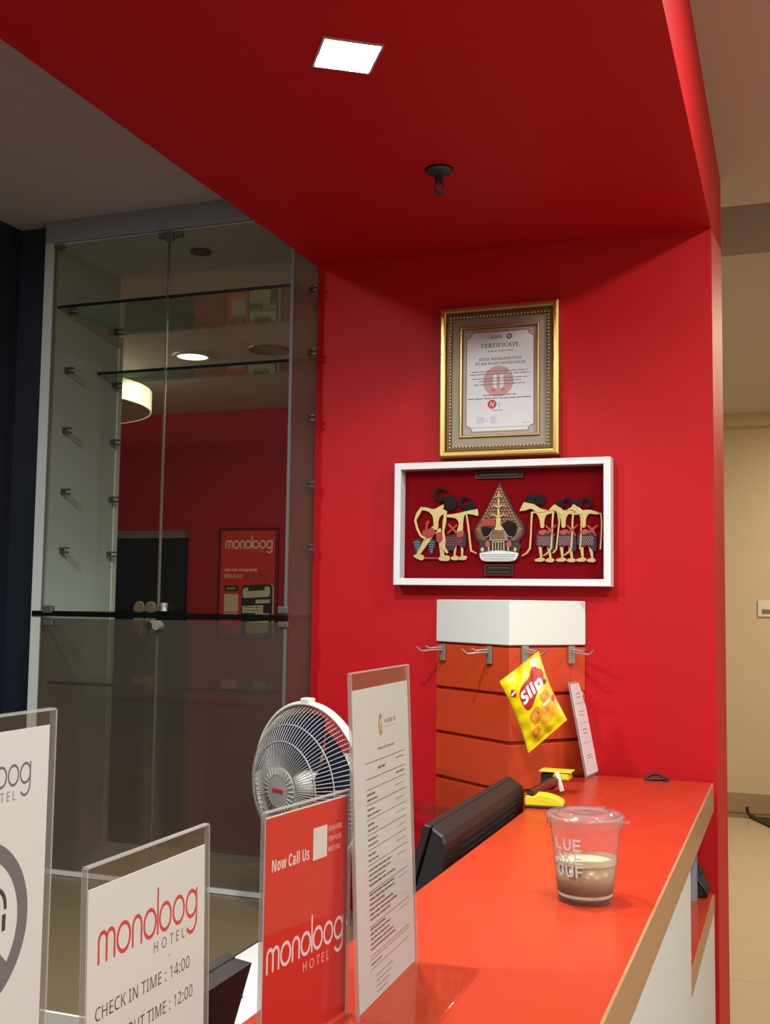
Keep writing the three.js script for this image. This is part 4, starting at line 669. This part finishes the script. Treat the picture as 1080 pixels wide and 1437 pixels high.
    each('sash', [poly([[225, 660], [320, 640], [335, 700], [260, 730], [215, 700]], A, 0.002, 0.0155), poly([[350, 690], [410, 680], [400, 760], [360, 770]], A, 0.002, 0.0155), ribbon([[250, 650, 26], [262, 590, 38], [275, 565, 22]], A, 0.002, 0.0155), ribbon([[215, 928, 22], [390, 932, 22]], A, 0.002, 0.009)], redM, 'red sash', g);
  }
  { // second puppet
    const g = puppet('brass puppet with long thin hanging arm beside the tall one');
    P('body', merge([poly([[448, 508], [540, 500], [640, 478], [690, 465], [742, 455], [758, 515], [735, 520], [700, 508], [630, 510], [610, 590], [605, 665], [555, 670], [572, 600], [540, 545], [450, 528]], A), ribbon([[542, 790, 32], [535, 860, 26], [530, 915, 18]], A), ribbon([[600, 790, 34], [606, 860, 26], [604, 915, 18]], A), poly([[495, 925], [540, 905], [575, 930], [560, 948], [505, 945]], A), poly([[572, 925], [610, 908], [648, 915], [638, 945], [580, 945]], A)]), M.brass, undefined, g);
    P('arm', ribbon([[648, 512, 14], [668, 640, 18], [682, 760, 18], [695, 860, 22], [748, 886, 8]], A, 0.003, 0.0145), M.brass, 'thin hanging arm', g);
    P('hair', merge([curl(632, 388, 44, 32, A, 0.8, 5.8), poly([[660, 400], [700, 385], [735, 430], [738, 455], [680, 460], [620, 470]], A, 0.004, 0.0125)]), hairM, 'black curled hair', g);
    P('skirt', poly([[440, 720], [540, 700], [620, 670], [640, 750], [625, 830], [560, 800], [520, 850], [440, 835]], A, 0.003, 0.0125), cloth, 'dark patterned skirt', g);
    each('sash', [poly([[560, 680], [620, 665], [610, 720], [560, 725]], A, 0.002, 0.0155), ribbon([[470, 600, 18], [555, 690, 26]], A, 0.002, 0.0155), ribbon([[555, 610, 20], [465, 690, 14]], A, 0.002, 0.0155)], orangeM, 'orange sash', g);
    P('pattern', checks(455, 735, 160, 90, A, 4, 6), redM, undefined, g);
  }
  for (const [dx, hx, label, bun] of [[0, 0, 'foremost of three brass puppets facing the emblem', true], [185, 68, 'middle of three brass puppets facing the emblem', false], [358, 55, 'brass puppet standing at the frame end', false]]) {
    const g = puppet(label), S = ([x, y, wd]) => [x + dx, y, wd], hd = ([x, y, wd]) => [x + dx + hx, y + (bun ? 0 : 20), wd];
    const Bm = (p) => B(S(p)), Hm = (p) => B(hd(p));
    P('body', merge([poly([[310, 462], [345, 462], [440, 455], bun ? [540, 452] : [520, 478], bun ? [545, 470] : [520, 498], [445, 488], [416, 535], [412, 600], [384, 604], [376, 540], [348, 480], [306, 474]], Bm), ribbon([[378, 760, 44], [384, 820, 30], [390, 890, 20]], Bm), ribbon([[452, 770, 40], [464, 830, 30], [472, 890, 22]], Bm), poly([[332, 890], [385, 872], [418, 885], [400, 905], [345, 905]], Bm), poly([[425, 890], [470, 875], [500, 895], [480, 912], [430, 905]], Bm), poly(bun ? [[198, 455], [225, 400], [250, 372], [310, 388], [380, 435], [440, 455], [360, 470], [300, 435], [250, 450]] : [[198, 440], [232, 400], [255, 385], [300, 410], [330, 445], [320, 478], [285, 455], [245, 432]], Hm, 0.003, 0.0125)]), M.brass, undefined, g);
    P('arm', ribbon([[310, 468, 22], [304, 560, 16], [300, 680, 16], [292, 790, 20], [265, 830, 18], [222, 858, 8]], Bm, 0.003, 0.0145), M.brass, 'thin hanging arm', g);
    P('arm', bun ? ribbon([[535, 462, 16], [548, 560, 14], [535, 680, 14], [522, 800, 18], [492, 832, 14]], Bm, 0.003, 0.0145) : ribbon([[512, 488, 14], [545, 488, 12], [552, 560, 12], [548, 700, 12], [540, 800, 14]], Bm, 0.003, 0.0145), M.brass, undefined, g);
    P('hair', bun ? merge([poly([[245, 375], [265, 325], [320, 315], [345, 345], [335, 390], [290, 385]], Hm, 0.004, 0.0125), poly([[330, 350], [365, 310], [415, 325], [420, 375], [380, 400], [340, 390]], Hm, 0.004, 0.0125)]) : merge([poly([[262, 372], [290, 345], [325, 365], [330, 400], [290, 402]], Hm, 0.004, 0.0125), curl(362, 372, 40, 26, Hm, 1.6, -3.4)]), hairM, bun ? 'rounded black hair bun' : 'black curled hair', g);
    P('skirt', poly([[352, 668], [400, 625], [450, 640], [500, 680], [500, 810], [455, 790], [430, 765], [400, 780], [345, 755]], Bm, 0.003, 0.0125), cloth, 'dark patterned skirt', g);
    each('sash', [poly([[365, 640], [415, 625], [440, 640], [410, 672], [380, 665]], Bm, 0.002, 0.0155), ribbon([[430, 590, 12], [470, 630, 26], [505, 680, 10]], Bm, 0.002, 0.0155), ribbon([[518, 588, 10], [470, 630, 26], [440, 660, 18]], Bm, 0.002, 0.0155)], orangeM, 'orange sash', g);
    P('pattern', checks(362, 690, 122, 80, Bm, 5, 7), blueG, undefined, g); P('pattern', checks(370, 698, 122, 80, Bm, 5, 7).translate(0, 0, -0.0001), redM, undefined, g);
  }
  { // leaf-shaped emblem
    const g = new THREE.Group(); g.name = 'leaf_emblem'; g.userData.label = 'tall leaf shaped emblem with tree, gate and white steps'; t.add(g);
    const brown = std(lin(0.11, 0.04, 0.02), 0.55), rim = std(lin(0.02, 0.014, 0.014), 0.6), white = std(lin(0.72, 0.74, 0.74), 0.6), pink = std(lin(0.42, 0.06, 0.08), 0.6), tan = std(lin(0.42, 0.24, 0.10), 0.5);
    P('rim', poly([[518, 40], [545, 105], [640, 290], [705, 410], [780, 510], [812, 600], [790, 690], [745, 745], [745, 890], [700, 965], [515, 985], [330, 965], [288, 890], [285, 770], [235, 680], [232, 580], [330, 420], [400, 290], [490, 105]], K, 0.003, 0.009), rim, 'dark outline board', g);
    P('leaf', poly([[518, 85], [600, 250], [670, 390], [745, 500], [790, 600], [770, 680], [700, 735], [515, 745], [330, 735], [265, 680], [250, 590], [340, 430], [420, 290]], K, 0.002, 0.0125), brown, 'brown carved leaf', g);
    P('foliage', (() => { const gs = []; for (let r = 0; r < 13; r++) { const y = 120 + r * 36, half = 12 + r * 17.5, n = 2 + r; for (let c = 0; c < n; c++) { const x = 518 - half + 2 * half * (n > 1 ? c / (n - 1) : 0.5), a = 13; gs.push(ex(new THREE.Shape([[x, y - a], [x + a * 0.8, y + 3], [x, y + a], [x - a * 0.8, y + 3]].map(K)), 0.001, 0.0155, 0.0004)); } } return merge(gs); })(), std(lin(0.42, 0.19, 0.08), 0.45, { metalness: 0.3 }), 'small carved leaves', g);
    P('shadow_leaves', (() => { const gs = []; for (let r = 1; r < 11; r++) { const y = 138 + r * 36, half = 5 + r * 16, n = 1 + r; for (let c = 0; c < n; c += 2) { const x = 518 - half + 2 * half * (n > 1 ? c / (n - 1) : 0.5), a = 11; gs.push(ex(new THREE.Shape([[x, y - a], [x + a, y], [x, y + a], [x - a, y]].map(K)), 0.001, 0.0155, 0.0004)); } } return merge(gs); })(), rim, 'dark carved leaves', g);
    P('tree', merge([poly([[490, 470], [535, 470], [540, 560], [575, 605], [475, 605], [488, 560]], K, 0.003, 0.0165), ribbon([[515, 470, 34], [515, 330, 22], [516, 160, 10]], K, 0.003, 0.0165), ...[[430, 430], [450, 320], [480, 210]].flatMap(([x, y]) => [ribbon([[515, y + 30, 22], [x + 30, y - 2, 16], [x - 10, y + 8, 8]], K, 0.003, 0.0165), ribbon([[515, y + 30, 22], [1032 - x - 30, y - 2, 16], [1032 - x + 10, y + 8, 8]], K, 0.003, 0.0165)])]), M.brass, 'brass tree', g);
    each('wing', [poly([[560, 540], [620, 505], [690, 520], [725, 570], [720, 650], [680, 690], [610, 640]], K, 0.003, 0.0155), poly([[312, 590], [360, 575], [440, 590], [450, 640], [400, 690], [340, 670]], K, 0.003, 0.0155)], hairM, 'dark animal shapes', g);
    P('mane', poly([[310, 490], [400, 480], [470, 500], [460, 560], [390, 555], [320, 560]], K, 0.002, 0.0155), redM, undefined, g);
    P('stripes', merge(Array.from({ length: 9 }, (_, i) => [ribbon([[255 + i * 11, 600 + i * 16, 8], [290 + i * 11, 580 + i * 16, 8]], K, 0.002, 0.0155), ribbon([[785 - i * 11, 600 + i * 16, 8], [750 - i * 11, 580 + i * 16, 8]], K, 0.002, 0.0155)]).flat()), tan, undefined, g);
    P('roof', poly([[455, 620], [580, 620], [630, 710], [410, 710]], K, 0.003, 0.0165, false), tan, 'hatched gate roof', g);
    P('roof_battens', merge(Array.from({ length: 7 }, (_, i) => ribbon([[440 + i * 24, 705, 8], [460 + i * 18, 625, 6]], K, 0.001, 0.0205))), brown, undefined, g);
    P('roof_edge', merge([ribbon([[455, 610, 12], [410, 680, 12], [360, 700, 8]], K, 0.002, 0.0205), ribbon([[578, 610, 12], [625, 680, 12], [680, 695, 8]], K, 0.002, 0.0205), ribbon([[415, 725, 24], [625, 725, 24]], K, 0.003, 0.0165)]), paleG, undefined, g);
    P('base', poly([[295, 760], [740, 760], [742, 880], [740, 900], [690, 970], [515, 975], [340, 970], [292, 900]], K, 0.002, 0.0130), rim, undefined, g);
    P('gate', merge([ribbon([[450, 750, 10], [450, 850, 10]], K, 0.003, 0.0165), ribbon([[580, 750, 10], [580, 850, 10]], K, 0.003, 0.0165), ribbon([[516, 750, 8], [516, 850, 8]], K, 0.003, 0.0165), ribbon([[445, 748, 10], [585, 748, 10]], K, 0.003, 0.0165), ribbon([[483, 750, 5], [483, 850, 5]], K, 0.003, 0.0165), ribbon([[548, 750, 5], [548, 850, 5]], K, 0.003, 0.0165)]), M.brass, 'brass gate', g);
    each('guardian', [poly([[365, 760], [390, 735], [415, 765], [410, 800], [370, 800]], K, 0.003, 0.0165), poly([[610, 765], [640, 735], [665, 765], [660, 805], [615, 800]], K, 0.003, 0.0165)], pink, 'pink guardian figures', g);
    each('guardian_legs', [ribbon([[400, 800, 20], [402, 865, 16]], K, 0.003, 0.0165), ribbon([[632, 800, 20], [628, 865, 16]], K, 0.003, 0.0165), poly([[310, 830], [330, 815], [345, 850], [320, 862]], K, 0.003, 0.0165), poly([[695, 845], [710, 815], [725, 840], [712, 865]], K, 0.003, 0.0165)], M.brass, undefined, g);
    P('steps', poly([[298, 880], [420, 858], [515, 850], [610, 858], [736, 880], [735, 915], [690, 968], [515, 974], [340, 968], [300, 915]], K, 0.003, 0.0150), white, 'white stepped base', g);
    for (let i = 0; i < 4; i++) P('step', ribbon([[310 + i * 10, 890 + i * 21, 8], [720 - i * 10, 890 + i * 21, 8]], K, 0.0016, 0.0182), white, undefined, g);
  }
  const plaqueM = phys(lin(0.014, 0.010, 0.009), 0.5, { specularIntensity: 0.3 });
  const plaque = (u0, v0, u1, v1, label, lines) => { const x = [U(u0), U(u1)], y = [Vv(v1), Vv(v0)], p = P('plaque', box(x[0], x[1], y[0], y[1], 0.007, 0.012), plaqueM, label); lines.forEach((k) => P('engraving', box(x[0] + (x[1] - x[0]) * 0.1, x[0] + (x[1] - x[0]) * 0.9, y[0] + (y[1] - y[0]) * k - 0.0008, y[0] + (y[1] - y[0]) * k + 0.0008, 0.012, 0.0126), M.darkGold, undefined, p)); P('plaque_rim', ring(x[1] - x[0], y[1] - y[0], 0.0012, 0.006).translate((x[0] + x[1]) / 2, (y[0] + y[1]) / 2, 0.0072), M.darkGold, undefined, p); };
  plaque(668, 659, 735, 669, 'long dark plaque above the emblem', [0.5]);
  plaque(682, 792, 722, 807, 'small dark plaque below the emblem', [0.3, 0.7]);
}

// ------------------------------------------------------------------ things in the counter's open niche
{
  const p = onY(NY, 977, 1262), t = thing('lever_binder', 'grey binder standing on the lower shelf of the counter niche', 'binder', [p.x - 0.045, NY, p.z + 0.012], 0.12);
  const hh = 0.155;
  for (const z of [0.018, -0.018]) part(t, 'cover', rbox(0.09, hh, 0.004, 0.001).translate(0, hh / 2, z), std(lin(0.30, 0.31, 0.34), 0.35), undefined, undefined, 'glossy grey cover');
  part(t, 'spine', rbox(0.004, hh, 0.04, 0.001).translate(0.045, hh / 2, 0), std(lin(0.22, 0.23, 0.26), 0.3));
  part(t, 'pages', new THREE.BoxGeometry(0.08, hh - 0.012, 0.028).translate(-0.002, hh / 2, 0), M.paper);
}
{
  const p = onY(NY, 996, 1229), t = thing('black_pouch', 'crumpled black pouch on the lower shelf against the red wall', 'pouch', [-0.205, NY, 0.062]);
  const g = new THREE.SphereGeometry(1, 28, 18), q = g.attributes.position; for (let i = 0; i < q.count; i++) { let [x, y, z] = [q.getX(i), q.getY(i), q.getZ(i)]; const k = 1 + 0.09 * Math.sin(x * 7 + z * 4) + 0.08 * Math.sin(y * 9 - x * 5) + 0.05 * Math.sin(z * 13 + y * 6); const up = Math.max(0, y + 0.62); q.setXYZ(i, x * k * 0.030 * (1.15 - 0.75 * (y + 1) / 2), up * k * 0.040, z * k * 0.024 * (1.1 - 0.4 * (y + 1) / 2)); } g.computeVertexNormals();
  part(t, 'bag_body', g, M.blackMatte);
  part(t, 'drawstring', tube([[-0.01, 0.05, 0.01], [0.006, 0.034, 0.022], [0.018, 0.018, 0.022], [0.022, 0.006, 0.016]], 0.0025, 20, 6), M.blackPlastic);
}

// ------------------------------------------------------------------ corridor: mat and switch
{
  const a = onY(0, 1052, 1148), t = thing('floor_mat', 'dark door mat on the beige tiles at the corridor end', 'mat', [a.x + 0.5, 0, a.z + 0.25]);
  const s = new THREE.Shape([[-0.5, 0.24], [0.6, 0.28], [0.6, -0.55], [-0.2, -0.40]].map((p) => new THREE.Vector2(...p)));
  part(t, 'mat_pile', new THREE.ExtrudeGeometry(s, { depth: 0.01, bevelEnabled: true, bevelThickness: 0.003, bevelSize: 0.006, bevelSegments: 2 }).rotateX(-Math.PI / 2).translate(0, 0.003, 0), std(lin(0.03, 0.025, 0.018), 0.95));
  part(t, 'curled_corner', tube([[-0.47, 0.012, -0.235], [-0.51, 0.03, -0.25], [-0.52, 0.075, -0.26]], 0.012, 10, 6), std(lin(0.03, 0.025, 0.018), 0.95));
}
{
  const p = onZ(-6, 1073, 856), t = thing('wall_switch', 'small pale wall switch on the far corridor wall', 'switch', [p.x + 0.03, p.y - 0.06, -5.999]);
  part(t, 'plate', rbox(0.16, 0.12, 0.014, 0.004).translate(0, 0.07, 0.007), M.whitePlastic); part(t, 'rocker', rbox(0.06, 0.03, 0.01, 0.003).translate(-0.02, 0.05, 0.016), std(lin(0.2, 0.15, 0.1), 0.5));
}

// ------------------------------------------------------------------ room behind the cabinet
const ZB = -2.69;
{
  const a = onZ(ZB, 150, 745), b = onZ(ZB, 265, 745), w = b.x - a.x, t = thing('dark_door', 'black door panel with grey lintel in the red wall of the room behind', 'door', [(a.x + b.x) / 2, 0, ZB]);
  part(t, 'door_panel', box(-w / 2, w / 2, 0, b.y - 0.04, 0.001, 0.02), M.navy);
  part(t, 'lintel', box(-w / 2, w / 2, b.y - 0.04, b.y, 0.001, 0.035), M.greyMetal);
}
{
  const a = onZ(ZB, 312, 746), b = onZ(ZB, 388, 744), w = b.x - a.x, h = 0.56, t = thing('hotel_poster', 'red hotel poster with white wordmark and phone chat on the far red wall', 'poster', [(a.x + b.x) / 2, a.y - h, ZB]);
  sheet(w, h, 0.006, print(tex(700, Math.round(700 * h / w), (g, W, H) => {
    g.fillStyle = '#e2391f'; g.fillRect(0, 0, W, H); const mm = W / 100;
    const s = 10 * mm, k = 0.84 * W / logoWidth(s, 0.22); logo(g, 0.08 * W, 28 * mm, s * k, '#fbe9e2', 0.22); hotel(g, 0.55 * W, 35 * mm, 4 * mm, '#f0a695', 1.5);
    greek(g, 7 * mm, 66 * mm, 62 * mm, 4 * mm, '#f3c9bb', 5); fit(g, 'MELALUI', 6 * mm, 77 * mm, 36 * mm, 6 * mm, '#f6d9cf', 'sans-serif', 'bold'); greek(g, 44 * mm, 77 * mm, 48 * mm, 6 * mm, '#9c5240', 2);
    g.fillStyle = '#2c2422'; g.fillRect(8 * mm, 90 * mm, 26 * mm, 9 * mm); greek(g, 12 * mm, 96 * mm, 18 * mm, 3 * mm, '#c8b9b0', 2); g.fillStyle = '#e9e4d4'; g.fillRect(8 * mm, 104 * mm, 26 * mm, 29 * mm);
    g.save(); g.transform(1, -0.06, 0, 1, 0, 6 * mm); g.fillStyle = '#cfc6bd'; g.beginPath(); g.roundRect(41 * mm, 86 * mm, 58 * mm, 120 * mm, 9 * mm); g.fill(); g.fillStyle = '#2e2b2c'; g.beginPath(); g.roundRect(40 * mm, 86 * mm, 56 * mm, 120 * mm, 8 * mm); g.fill();
    g.fillStyle = '#e8e2cc'; g.beginPath(); g.roundRect(42 * mm, 90 * mm, 50 * mm, 17 * mm, 5 * mm); g.fill(); g.fillStyle = '#2e2b2c'; g.fillRect(52 * mm, 88 * mm, 30 * mm, 8 * mm);
    g.fillStyle = '#efe7c9'; g.fillRect(66 * mm, 111 * mm, 26 * mm, 6 * mm); g.fillStyle = '#f3ebd0'; g.fillRect(42 * mm, 120 * mm, 38 * mm, 23 * mm); g.fillStyle = '#dfe3a0'; g.fillRect(50 * mm, 146 * mm, 40 * mm, 20 * mm); g.fillStyle = '#f3ebd0'; g.fillRect(42 * mm, 170 * mm, 38 * mm, 18 * mm); g.restore();
    for (let i = 0; i < 4; i++) greek(g, 45 * mm, (126 + i * 5) * mm, 30 * mm, 1.6 * mm, '#8d8670', 4);
  })), M.darkPanel, t, 'printed_board', [0, h / 2, 0.006]);
  part(t, 'hanger_frame', ring(w + 0.036, h + 0.03, 0.008, 0.006).translate(0, h / 2 + 0.004, 0.001), M.maroon);
}
{
  const p = onZ(-1.9, 204, 868), t = thing('split_back_chair', 'pale chair with two rounded back pads before the black door', 'chair', [p.x, 0, -1.9]);
  for (const u of [196, 212]) {
    const h = onZ(-1.9, u, 845).y, x = onZ(-1.9, u, 868).x - p.x, s = new THREE.Shape(); s.moveTo(x - 0.02, h - 0.16); s.lineTo(x + 0.02, h - 0.16); s.lineTo(x + 0.024, h - 0.03); s.quadraticCurveTo(x + 0.02, h, x, h); s.quadraticCurveTo(x - 0.02, h, x - 0.024, h - 0.03); s.closePath();
    part(t, 'back_pad', new THREE.ExtrudeGeometry(s, { depth: 0.012, bevelEnabled: true, bevelThickness: 0.004, bevelSize: 0.004, bevelSegments: 2 }), std(lin(0.35, 0.32, 0.26), 0.7));
    part(t, 'back_rod', cyl(0.008, 0.008, h - 0.5, 10).translate(x, 0.45 + (h - 0.5) / 2 - 0.06, 0.02), M.blackPlastic);
  }
  part(t, 'seat', rbox(0.4, 0.05, 0.4, 0.02).translate(0, 0.44, 0.18), M.blackPlastic);
  for (const [x, z] of [[-0.17, 0.01], [0.17, 0.01], [-0.17, 0.35], [0.17, 0.35]]) part(t, 'leg', cyl(0.012, 0.012, 0.42, 10).translate(x, 0.21, z), M.greyMetal);
}
renderer.render(scene, camera);
